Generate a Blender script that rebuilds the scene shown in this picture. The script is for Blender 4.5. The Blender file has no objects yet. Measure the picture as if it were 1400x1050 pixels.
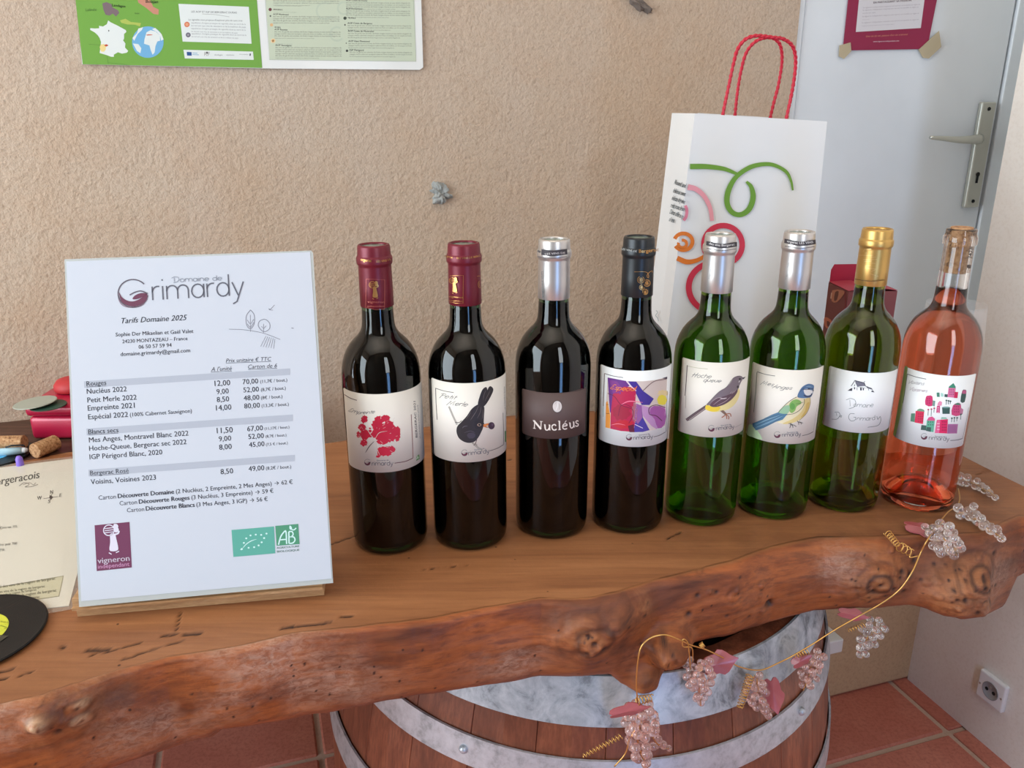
import bpy, bmesh, math, random
import numpy as np
from mathutils import Vector, Matrix
from mathutils.geometry import tessellate_polygon

# ------------------------------------------------------------------ camera, light, exposure
SC = bpy.context.scene
COL = SC.collection
FLOOR = 0.570                 # height of the counter top above the floor; all data below is measured from the counter top
F_PX, PITCH, ROLL, CAM_H = 1107.655, math.radians(18.805), math.radians(-0.3494), 0.41644
_c, _s = math.cos(PITCH), math.sin(PITCH)
_R0, VF, _U0 = np.array([1, 0, 0.]), np.array([0, _c, -_s]), np.array([0, _s, _c])
VR = math.cos(ROLL) * _R0 + math.sin(ROLL) * _U0
VU = -math.sin(ROLL) * _R0 + math.cos(ROLL) * _U0
CAM = np.array([0, 0, CAM_H])
cd = bpy.data.cameras.new('camera')
cam = bpy.data.objects.new('camera', cd)
COL.objects.link(cam)
cd.sensor_width = 36
cd.lens = 36 * F_PX / 1400
cd.clip_start = 0.02
cam.matrix_world = Matrix(((VR[0], VU[0], -VF[0], 0), (VR[1], VU[1], -VF[1], 0), (VR[2], VU[2], -VF[2], CAM_H), (0, 0, 0, 1)))
SC.camera = cam

YAW = math.radians(17.5)
W = np.array([math.cos(YAW), math.sin(YAW), 0])     # along the back wall, to the right
N = np.array([-math.sin(YAW), math.cos(YAW), 0])    # into the back wall
WA = np.array([-0.70828, 1.07645, 0])               # a point of the back wall
GO = np.array([0.930, 1.593, 0])                    # wall origin (the right end of the door)
def wp(a, n, z):
    return GO + a * W + n * N + np.array([0, 0, z])

world = bpy.data.worlds.new('sky'); SC.world = world
world.use_nodes = True
world.node_tree.nodes['Background'].inputs[0].default_value = (0.62, 0.72, 0.88, 1)
world.node_tree.nodes['Background'].inputs[1].default_value = 1.0
def area(name, loc, target, sx, sy, power, color, spread=180):
    l = bpy.data.lights.new(name, 'AREA'); l.shape = 'RECTANGLE'; l.size = sx; l.size_y = sy
    l.energy = power; l.color = color; l.spread = math.radians(spread)
    o = bpy.data.objects.new(name, l); COL.objects.link(o)
    d = Vector(target) - Vector(loc)
    o.matrix_world = Matrix.Translation(Vector(loc)) @ d.to_track_quat('-Z', 'Y').to_matrix().to_4x4()
    return o
LW, LR = -3.0, -1.88           # left wall (along) and rear wall (n)
area('window_daylight', wp(LW + 0.03, -.95, 0.55), wp(0, -.95, 0.55), 1.4, 1.5, 112, (0.80, 0.92, 1.0))
area('glazed_door_daylight', wp(-1.0, LR + 0.03, 0.80), wp(-1.0, 0, 0.80), 0.28, 0.95, 12, (0.90, 0.95, 1.0))
area('glazed_door_lower_daylight', wp(-1.0, LR + 0.03, -0.10), wp(-1.0, 0, -0.10), 0.16, 0.80, 6.5, (0.22, 0.48, 1.0))
area('ceiling_bounce_fill', wp(-1.5, -1.1, 1.25), wp(-1.5, -1.1, 2.0), .9, .9, 36, (1.0, 0.95, 0.88))  # added unseen fill light, bounced off the ceiling to lift the room
SC.view_settings.view_transform = 'Standard'
SC.view_settings.look = 'None'
SC.view_settings.exposure = -1.05
SC.view_settings.gamma = 1
SC.view_settings.use_curve_mapping = False
cy = SC.cycles
cy.use_denoising = True
cy.max_bounces = 14; cy.diffuse_bounces = 4; cy.glossy_bounces = 5
cy.transmission_bounces = 14; cy.transparent_max_bounces = 8
cy.caustics_reflective = False; cy.caustics_refractive = True; cy.blur_glossy = 1.0
cy.sample_clamp_indirect = 6

# ------------------------------------------------------------------ geometry helpers
def ray(px, py):
    return VR * (px - 700) / F_PX + VU * (525 - py) / F_PX + VF
def onz(px, py, z=0.0):
    d = ray(px, py); return CAM + d * ((z - CAM[2]) / d[2])
def onplane(px, py, P0, nn):
    d = ray(px, py); return CAM + d * (((P0 - CAM) @ nn) / (d @ nn))
def ony(px, py, y):
    d = ray(px, py); return CAM + d * (y / d[1])
def onwall(px, py, off=0.0):
    return onplane(px, py, WA - off * N, N)
def wall_an(p):
    q = p - GO; return float(q @ W), float(q @ N), float(p[2])

def srgb(r, g=None, b=None):
    if g is None: r, g, b = r
    f = lambda v: (v / 255 / 12.92) if v / 255 <= 0.04045 else ((v / 255 + 0.055) / 1.055) ** 2.4
    return (f(r), f(g), f(b), 1)

def link_mesh(name, me, mats, parent=None, smooth=False):
    o = bpy.data.objects.new(name, me); COL.objects.link(o)
    if not isinstance(mats, (list, tuple)): mats = [mats]
    if not me.materials:
        for m in mats: me.materials.append(m)
    if smooth:
        me.polygons.foreach_set('use_smooth', [True] * len(me.polygons))
    if parent is not None: o.parent = parent
    return o
def obj(name, bm, mats, parent=None, smooth=False, origin=None):
    me = bpy.data.meshes.new(name)
    if origin is not None:
        bmesh.ops.translate(bm, verts=bm.verts, vec=-Vector(origin))
    bm.to_mesh(me); bm.free()
    o = link_mesh(name, me, mats, parent, smooth)
    if origin is not None: o.location = origin
    return o
def pyobj(name, verts, faces, mats, parent=None, smooth=False, idx=None):
    me = bpy.data.meshes.new(name)
    me.from_pydata([tuple(v) for v in verts], [], faces); me.update()
    o = link_mesh(name, me, mats, parent, smooth)
    if idx is not None: me.polygons.foreach_set('material_index', idx)
    return o
def empty(name, loc=(0, 0, 0), label=None, cat=None, group=None, rot=0.0):
    o = bpy.data.objects.new(name, None); COL.objects.link(o)
    o.location = loc; o.rotation_euler = (0, 0, rot); o.empty_display_size = .02
    tag(o, label, cat, group); return o
def tag(o, label=None, cat=None, group=None, kind=None):
    if label: o['label'] = label
    if cat: o['category'] = cat
    if group: o['group'] = group
    if kind: o['kind'] = kind
    return o
def rel(o, parent):            # parent a world-placed child without moving it (parents here carry only location / z turn)
    bpy.context.view_layer.update()
    o.parent = parent; o.matrix_parent_inverse = parent.matrix_world.inverted(); return o

def hexa(bm, P, mat=0):        # 8 corners: bottom 0-3 ccw, top 4-7 ccw
    vs = [bm.verts.new(tuple(p)) for p in P]
    for f in ((3, 2, 1, 0), (4, 5, 6, 7), (0, 1, 5, 4), (1, 2, 6, 5), (2, 3, 7, 6), (3, 0, 4, 7)):
        bm.faces.new([vs[i] for i in f]).material_index = mat
    return vs
def box(bm, x0, x1, y0, y1, z0, z1, M=None, bev=0.0, seg=2):
    b2 = bmesh.new()
    hexa(b2, [(x0, y0, z0), (x1, y0, z0), (x1, y1, z0), (x0, y1, z0), (x0, y0, z1), (x1, y0, z1), (x1, y1, z1), (x0, y1, z1)])
    if bev: bmesh.ops.bevel(b2, geom=list(b2.edges), offset=bev, segments=seg, affect='EDGES', profile=.5)
    if M is not None: b2.transform(M)
    me = bpy.data.meshes.new('tmp'); b2.to_mesh(me); b2.free(); bm.from_mesh(me); bpy.data.meshes.remove(me)
WALLM = Matrix(((W[0], N[0], 0, GO[0]), (W[1], N[1], 0, GO[1]), (0, 0, 1, 0), (0, 0, 0, 1)))   # (along, n, z) -> room

def lathe(profile, seg=72, closed=False):
    bm = bmesh.new(); rings = []
    for r, z in profile:
        if r < 1e-6: rings.append([bm.verts.new((0, 0, z))])
        else: rings.append([bm.verts.new((r * math.cos(2 * math.pi * k / seg), r * math.sin(2 * math.pi * k / seg), z)) for k in range(seg)])
    pairs = list(zip(rings[:-1], rings[1:]))
    if closed: pairs.append((rings[-1], rings[0]))
    for a, b in pairs:
        for k in range(seg):
            k2 = (k + 1) % seg
            if len(a) == 1 and len(b) == 1: break
            if len(a) == 1: bm.faces.new((a[0], b[k2], b[k]))
            elif len(b) == 1: bm.faces.new((a[k], a[k2], b[0]))
            else: bm.faces.new((a[k], a[k2], b[k2], b[k]))
    bmesh.ops.recalc_face_normals(bm, faces=bm.faces)
    return bm
def spline(pts, n=8, closed=False):
    P = [np.array(p, float) for p in pts]; out = []
    m = len(P)
    rng = range(m if closed else m - 1)
    for i in rng:
        p0 = P[(i - 1) % m] if (closed or i > 0) else 2 * P[0] - P[1]
        p1, p2 = P[i], P[(i + 1) % m]
        p3 = P[(i + 2) % m] if (closed or i + 2 < m) else 2 * P[-1] - P[-2]
        for k in range(n):
            t = k / n
            out.append(.5 * ((2 * p1) + (-p0 + p2) * t + (2 * p0 - 5 * p1 + 4 * p2 - p3) * t * t + (-p0 + 3 * p1 - 3 * p2 + p3) * t ** 3))
    if not closed: out.append(P[-1])
    return out
def tube(bm, pts, r, seg=8, cap=True):
    pts = [Vector(tuple(p)) for p in pts]; prev = None; rings = []
    up = Vector((0.13, 0.31, 0.94))
    for i, p in enumerate(pts):
        t = (pts[min(i + 1, len(pts) - 1)] - pts[max(i - 1, 0)]).normalized()
        a = (up - t * up.dot(t))
        if a.length < 1e-3: a = t.orthogonal()
        a.normalize(); up = a; b = t.cross(a)
        rr = r[i] if hasattr(r, '__len__') else r
        rings.append([bm.verts.new(p + (a * math.cos(2 * math.pi * k / seg) + b * math.sin(2 * math.pi * k / seg)) * rr) for k in range(seg)])
    for A, B in zip(rings[:-1], rings[1:]):
        for k in range(seg): bm.faces.new((A[k], A[(k + 1) % seg], B[(k + 1) % seg], B[k]))
    if cap:
        bm.faces.new(rings[0][::-1]); bm.faces.new(rings[-1])

_rs = np.random.RandomState(7); _lat = _rs.rand(256, 256)
def vnoise(x, y):
    x = np.asarray(x); y = np.asarray(y)
    xi = np.floor(x).astype(int); yi = np.floor(y).astype(int); fx = x - xi; fy = y - yi
    fx = fx * fx * (3 - 2 * fx); fy = fy * fy * (3 - 2 * fy)
    g = lambda a, b: _lat[a % 256, b % 256]
    return (g(xi, yi) * (1 - fx) + g(xi + 1, yi) * fx) * (1 - fy) + (g(xi, yi + 1) * (1 - fx) + g(xi + 1, yi + 1) * fx) * fy
def fbm(x, y, o=4):
    s = 0; a = .5
    for k in range(o): s = s + a * (vnoise(x * 2 ** k + 17 * k, y * 2 ** k + 5 * k) - .5); a *= .5
    return s

# ------------------------------------------------------------------ materials
def mat(name, color=(.8, .8, .8, 1), rough=.5, metal=0.0, spec=.5, coat=0.0, coat_rough=.1, trans=0.0, ior=1.5, alpha=1.0):
    m = bpy.data.materials.new(name); m.use_nodes = True
    b = m.node_tree.nodes['Principled BSDF']
    b.inputs['Base Color'].default_value = color; b.inputs['Roughness'].default_value = rough
    b.inputs['Metallic'].default_value = metal; b.inputs['Specular IOR Level'].default_value = spec
    b.inputs['Coat Weight'].default_value = coat; b.inputs['Coat Roughness'].default_value = coat_rough
    b.inputs['Transmission Weight'].default_value = trans; b.inputs['IOR'].default_value = ior
    b.inputs['Alpha'].default_value = alpha
    m.diffuse_color = color
    return m
class NT:
    def __init__(s, m): s.m = m; s.t = m.node_tree; s.b = s.t.nodes['Principled BSDF']; s.co = None
    def n(s, typ, **kw):
        o = s.t.nodes.new(typ)
        for k, v in kw.items():
            if k.startswith('i_'):
                key = k[2:]; key = int(key) if key.isdigit() else key.replace('_', ' ')
                o.inputs[key].default_value = v
            else: setattr(o, k, v)
        return o
    def l(s, a, b): s.t.links.new(a, b)
    def coords(s, scale=(1, 1, 1), rot=(0, 0, 0), kind='Object'):
        tc = s.n('ShaderNodeTexCoord'); mp = s.n('ShaderNodeMapping')
        mp.inputs['Scale'].default_value = scale; mp.inputs['Rotation'].default_value = rot
        s.l(tc.outputs[kind], mp.inputs[0]); return mp.outputs[0]
    def noise(s, co, scale, detail=4, rough=.55, dist=0.0):
        o = s.n('ShaderNodeTexNoise'); o.inputs['Scale'].default_value = scale; o.inputs['Detail'].default_value = detail
        o.inputs['Roughness'].default_value = rough; o.inputs['Distortion'].default_value = dist
        s.l(co, o.inputs['Vector']); return o.outputs['Fac']
    def voronoi(s, co, scale, feature='F1'):
        o = s.n('ShaderNodeTexVoronoi'); o.feature = feature; o.inputs['Scale'].default_value = scale
        s.l(co, o.inputs['Vector']); return o.outputs['Distance']
    def ramp(s, fac, stops, interp='LINEAR'):
        o = s.n('ShaderNodeValToRGB'); e = o.color_ramp; e.interpolation = interp
        while len(e.elements) < len(stops): e.elements.new(.5)
        for q, (p, c) in zip(e.elements, stops):
            q.position = p; q.color = c if len(c) == 4 else (*c, 1)
        s.l(fac, o.inputs[0]); return o.outputs[0]
    def mix(s, fac, a, b, mode='MIX'):
        o = s.n('ShaderNodeMix', data_type='RGBA', blend_type=mode)
        for sock, v in ((o.inputs[0], fac), (o.inputs[6], a), (o.inputs[7], b)):
            if hasattr(v, 'is_output'): s.l(v, sock)
            else: sock.default_value = v
        return o.outputs[2]
    def math(s, op, a, b=0.0, clamp=False):
        o = s.n('ShaderNodeMath', operation=op); o.use_clamp = clamp
        for sock, v in ((o.inputs[0], a), (o.inputs[1], b)):
            if hasattr(v, 'is_output'): s.l(v, sock)
            else: sock.default_value = v
        return o.outputs[0]
    def bump(s, h, strength=.3, dist=.002, prev=None):
        o = s.n('ShaderNodeBump'); o.inputs['Strength'].default_value = strength; o.inputs['Distance'].default_value = dist
        s.l(h, o.inputs['Height'])
        if prev is not None: s.l(prev, o.inputs['Normal'])
        return o.outputs[0]
    def attr(s, name):
        o = s.n('ShaderNodeAttribute'); o.attribute_name = name; return o.outputs['Fac']
    def col(s, c): s.l(c, s.b.inputs['Base Color'])
    def rough(s, c): s.l(c, s.b.inputs['Roughness'])
    def norm(s, c): s.l(c, s.b.inputs['Normal'])
G3 = lambda v: (v, v, v, 1)

def plaster(name, c1, c2, c3, pits, grain=1.0):
    m = mat(name, c1, .92, spec=.15); t = NT(m)
    co = t.coords()
    big = t.noise(co, 1.7, 6, .6, .4); mid = t.noise(co, 9, 6, .65); fine = t.noise(co, 210, 3, .6); gr = t.noise(co, 120, 4, .65)
    c = t.mix(t.ramp(big, [(.35, G3(0)), (.68, G3(.8))]), c1, c2)
    c = t.mix(t.ramp(mid, [(.48, G3(0)), (.8, G3(.55))]), c, c3)
    c = t.mix(t.ramp(fine, [(.3, G3(.3)), (.52, G3(0))]), c, pits)
    t.col(c)
    h = t.math('ADD', t.math('MULTIPLY', gr, .9), t.math('MULTIPLY', mid, 1.2))
    h = t.math('ADD', h, t.math('MULTIPLY', fine, .35))
    n1 = t.bump(h, .62 * grain, .0040)
    t.norm(n1)
    return m
M_wall = plaster('tan_plaster', srgb(194, 170, 148), srgb(198, 182, 166), srgb(188, 156, 128), srgb(150, 124, 100), 1.1)
M_wall2 = plaster('pale_plaster', srgb(234, 227, 218), srgb(238, 232, 224), srgb(226, 214, 202), srgb(214, 202, 188), .28)
M_step = plaster('ochre_plaster', srgb(196, 164, 128), srgb(204, 176, 140), srgb(186, 150, 112), srgb(150, 120, 90), .5)
M_ceiling = plaster('ceiling_plaster', srgb(214, 206, 194), srgb(222, 214, 202), srgb(205, 196, 184), srgb(190, 180, 168), .2)

def paint(name, c, rough=.4):
    m = mat(name, c, rough); t = NT(m); co = t.coords()
    n = t.noise(co, 6, 4); t.col(t.mix(t.ramp(n, [(.3, G3(0)), (.7, G3(1))]), c, tuple(v * .93 for v in c[:3]) + (1,)))
    t.norm(t.bump(t.noise(co, 90, 3), .08, .001)); return m
M_door = paint('white_door_paint', srgb(232, 237, 242), .34)
M_dark = mat('shadow_gap', srgb(70, 70, 72), .8)
M_alu = mat('brushed_aluminium', srgb(205, 205, 195), .35, .85)
M_hole = mat('dark_hole', srgb(15, 15, 16), .9)
M_rearwall = plaster('dark_rear_plaster', srgb(96, 88, 80), srgb(104, 96, 88), srgb(84, 76, 68), srgb(70, 62, 56), .3)
M_white = mat('white_plastic', srgb(232, 234, 236), .3)
M_whitebox = paint('white_ledge_paint', srgb(222, 222, 218), .5)

# plank wood
def plank_mat():
    m = mat('waxed_plank_wood', srgb(150, 92, 52), .5, spec=.4); t = NT(m)
    a = math.radians(16.3)
    co0 = t.coords(rot=(0, 0, -a))
    co = t.coords(scale=(1.2, 14, 14), rot=(0, 0, -a))
    cof = t.coords(scale=(6, 130, 130), rot=(0, 0, -a))
    face = t.attr('face'); knot = t.attr('knot'); crack = t.attr('crack'); pale = t.attr('pale')
    g1 = t.noise(co, 2.2, 6, .62, .9); g2 = t.noise(cof, 1.6, 4, .6); big = t.noise(co0, 5.5, 4, .55, .3)
    ring = t.attr('ring')
    top = t.ramp(g1, [(.2, srgb(128, 80, 50)), (.45, srgb(150, 97, 60)), (.62, srgb(163, 108, 68)), (.85, srgb(176, 122, 80))])
    fl = t.noise(t.coords(scale=(2.2, 7, 16), rot=(0, 0, -a)), 2.4, 5, .6, .6)
    fac = t.ramp(fl, [(.30, srgb(88, 42, 20)), (.43, srgb(134, 68, 32)), (.55, srgb(170, 92, 44)), (.68, srgb(148, 84, 52)), (.8, srgb(112, 66, 48))])
    fac = t.mix(t.ramp(big, [(.5, G3(0)), (.72, G3(.55))]), fac, srgb(118, 80, 68))
    fac = t.mix(t.ramp(t.noise(t.coords(scale=(7, 60, 90), rot=(0, 0, -a)), 2.0, 5, .7), [(.36, G3(.55)), (.52, G3(0))]), fac, srgb(92, 46, 28))
    c = t.mix(face, top, fac)
    st = t.noise(t.coords(scale=(40, 90, 90), rot=(0, 0, -a)), 2.2, 5, .75, 1.2)
    patch = t.ramp(t.noise(co0, 11, 4, .6), [(.42, G3(0)), (.6, G3(1))])
    c = t.mix(t.math('MULTIPLY', t.math('MULTIPLY', t.ramp(st, [(.40, G3(.25)), (.60, G3(1))]), patch), t.math('MULTIPLY', pale, .8)), c, srgb(202, 160, 136))
    kn = t.noise(co0, 20, 5, .6, .8)
    kc = t.ramp(kn, [(.34, srgb(78, 42, 22)), (.46, srgb(146, 80, 38)), (.58, srgb(192, 122, 70)), (.74, srgb(104, 58, 32))])
    c = t.mix(t.math('MULTIPLY', knot, .8, True), c, kc)
    sn_ = t.ramp(t.noise(co0, 30, 5, .65, .6), [(.32, G3(.35)), (.62, G3(1))])
    c = t.mix(t.math('MULTIPLY', t.math('MULTIPLY', t.attr('dark_tone'), sn_), .95, True), c, srgb(84, 50, 32))
    c = t.mix(t.math('MULTIPLY', t.attr('lite'), .8, True), c, srgb(206, 168, 130))
    c = t.mix(t.math('MULTIPLY', ring, 1.3, True), c, srgb(58, 30, 18))
    c = t.mix(t.ramp(g2, [(.35, G3(.35)), (.55, G3(0))]), c, t.mix(.5, c, srgb(84, 44, 24)))
    # worm holes and specks
    v = t.voronoi(co0, 34); sp = t.ramp(v, [(.03, G3(1)), (.05, G3(0))])
    c = t.mix(t.math('MULTIPLY', sp, .8), c, srgb(46, 22, 12))
    c = t.mix(crack, c, srgb(40, 20, 10))
    t.col(c)
    t.rough(t.ramp(big, [(.3, G3(.46)), (.7, G3(.62))]))
    n1 = t.bump(g1, .25, .002); n2 = t.bump(g2, .25, .0010, n1)
    n3 = t.bump(t.math('MULTIPLY', kn, knot), .6, .006, n2)
    n4 = t.bump(t.math('MULTIPLY', t.noise(co0, 95, 4, .7), t.math('ADD', pale, .25)), .4, .002, n3)
    t.norm(n4); return m
M_plank = plank_mat()
def simple_wood(name, dark, mid, light, rough=.5, sc=(1, 1, 1), rot=(0, 0, 0), scale=3.0, kind='Object', bump=.25, rnd=False):
    m = mat(name, mid, rough); t = NT(m)
    co = t.coords(scale=sc, rot=rot, kind=kind)
    g = t.noise(co, scale, 6, .62, .6); f = t.noise(co, scale * 7, 3, .6)
    c = t.ramp(g, [(.28, dark), (.5, mid), (.74, light)])
    c = t.mix(t.ramp(f, [(.38, G3(.45)), (.6, G3(0))]), c, dark)
    if rnd:
        oi = t.n('ShaderNodeObjectInfo')
        c = t.mix(t.ramp(oi.outputs['Random'], [(0, G3(.0)), (1, G3(.55))]), c, dark)
    t.col(c); t.norm(t.bump(g, bump, .0015, t.bump(f, bump, .0006))); return m
M_board = simple_wood('dark_board_wood', srgb(62, 38, 28), srgb(86, 56, 42), srgb(110, 76, 58), .55, (3, 30, 30), (0, 0, -YAW))
M_stave = simple_wood('oak_stave_stain', srgb(92, 48, 32), srgb(140, 78, 54), srgb(168, 100, 70), .4, (22, 22, 1.5), scale=2.5, rnd=True)
M_headwood = simple_wood('barrel_head_wood', srgb(26, 18, 14), srgb(44, 32, 26), srgb(60, 46, 38), .7, (3, 20, 20))
M_stand = simple_wood('pale_stand_wood', srgb(160, 118, 78), srgb(196, 154, 110), srgb(214, 176, 134), .5, (2, 40, 40), (0, 0, -.145))
def galv():
    m = mat('galvanised_steel', srgb(190, 196, 202), .45, .35); t = NT(m); co = t.coords()
    a = t.noise(co, 34, 6, .7, .5); b = t.voronoi(co, 60); g = t.noise(co, 5, 3)
    c = t.ramp(a, [(.36, srgb(118, 122, 126)), (.46, srgb(176, 182, 188)), (.6, srgb(212, 216, 220)), (.8, srgb(196, 202, 208))])
    c = t.mix(t.ramp(g, [(.45, G3(0)), (.65, G3(.6))]), c, srgb(150, 156, 162))
    t.col(c); t.norm(t.bump(a, .15, .001)); return m
M_galv = galv()
def galv2():
    m = mat('plain_hoop_steel', srgb(190, 194, 200), .38, .5); t = NT(m); co = t.coords()
    a = t.noise(co, 70, 5, .7)
    t.col(t.ramp(a, [(.3, srgb(150, 154, 158)), (.5, srgb(190, 194, 200)), (.7, srgb(206, 210, 216))])); t.norm(t.bump(a, .1, .0006)); return m
M_galv2 = galv2()
def tilem():
    m = mat('terracotta_tile', srgb(150, 78, 58), .5); t = NT(m); co = t.coords(kind='Object')
    oi = t.n('ShaderNodeObjectInfo')
    a = t.noise(co, 9, 5, .6); f = t.noise(co, 160, 3, .7)
    c = t.ramp(a, [(.3, srgb(186, 112, 94)), (.5, srgb(200, 126, 106)), (.72, srgb(212, 142, 120))])
    c = t.mix(t.ramp(f, [(.35, G3(.4)), (.55, G3(0))]), c, srgb(140, 70, 54))
    c = t.mix(t.ramp(oi.outputs['Random'], [(0, G3(0)), (1, G3(.3))]), c, srgb(168, 78, 60))
    t.col(c); t.norm(t.bump(a, .3, .003, t.bump(f, .15, .0006))); return m
M_tile = tilem()
M_grout = plaster('tile_grout', srgb(196, 170, 152), srgb(204, 178, 160), srgb(186, 160, 142), srgb(160, 136, 120), .4)

M_glass_dark = mat('dark_green_glass', (.10, .20, .10, 1), .02, trans=1.0, ior=1.5)
M_glass_green = mat('green_glass', (.20, .43, .04, 1), .015, trans=1.0, ior=1.5)
M_glass_olive = mat('olive_glass', (.32, .42, .04, 1), .015, trans=1.0, ior=1.5)
M_glass_clear = mat('clear_glass', (.97, .97, .96, 1), .01, trans=1.0, ior=1.5)
M_redwine = mat('red_wine', (.0015, .0008, .001, 1), .4, spec=.0)
M_whitewine = mat('white_wine', (.90, .92, .62, 1), .0, trans=1.0, ior=1.34)
M_rose = mat('rose_wine', (.99, .22, .10, 1), .0, trans=1.0, ior=1.34)
M_paper = mat('label_paper', srgb(236, 228, 216), .6)
M_paperw = mat('white_label_paper', srgb(240, 240, 238), .6)
M_brownlabel = mat('brown_label_paper', srgb(92, 72, 68), .6)
M_cap_red = mat('burgundy_capsule', srgb(112, 26, 42), .38, .25)
M_cap_silver = mat('silver_capsule', srgb(205, 200, 196), .35, .75)
M_cap_black = mat('black_capsule', srgb(36, 38, 40), .35, .2)
M_cap_gold = mat('gold_capsule', srgb(205, 165, 95), .36, .75)
M_captop = mat('capsule_window', srgb(150, 170, 158), .25)
def corkm(name='cork'):
    m = mat(name, srgb(190, 145, 100), .8); t = NT(m); co = t.coords()
    a = t.noise(co, 260, 4, .7); v = t.voronoi(co, 420)
    c = t.ramp(a, [(.32, srgb(110, 70, 42)), (.46, srgb(176, 128, 86)), (.7, srgb(212, 172, 128))])
    c = t.mix(t.ramp(v, [(.1, G3(.6)), (.25, G3(0))]), c, srgb(96, 60, 38)); t.col(c)
    t.norm(t.bump(a, .3, .0005)); return m
M_cork = corkm()
_inks = {}
def ink(c, rough=.55, metal=0.0):
    k = (tuple(c), rough, metal)
    if k not in _inks: _inks[k] = mat('print_ink_%d_%d_%d' % tuple(c), srgb(c), rough, metal)
    return _inks[k]
GOLDINK = ((214, 160, 96), .3, .8)

# ------------------------------------------------------------------ printed artwork on real surfaces
# text glyph meshes from the built-in font
_fc = bpy.data.curves.new('type', 'FONT'); _fo = bpy.data.objects.new('type', _fc); COL.objects.link(_fo)
def glyphs(s, bold=0.0, shear=0.0, res=2):
    _fc.body = s; _fc.offset = 0; _fc.shear = shear; _fc.resolution_u = res; _fc.size = 1.0
    bpy.context.view_layer.update()
    dg = bpy.context.evaluated_depsgraph_get(); me = _fo.evaluated_get(dg).to_mesh()
    n = len(me.vertices); co = np.empty(n * 3); me.vertices.foreach_get('co', co); co = co.reshape(-1, 3)[:, :2]
    me.calc_loop_triangles(); tr = [tuple(t.vertices) for t in me.loop_triangles]
    _fo.evaluated_get(dg).to_mesh_clear()
    return co, tr
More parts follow.
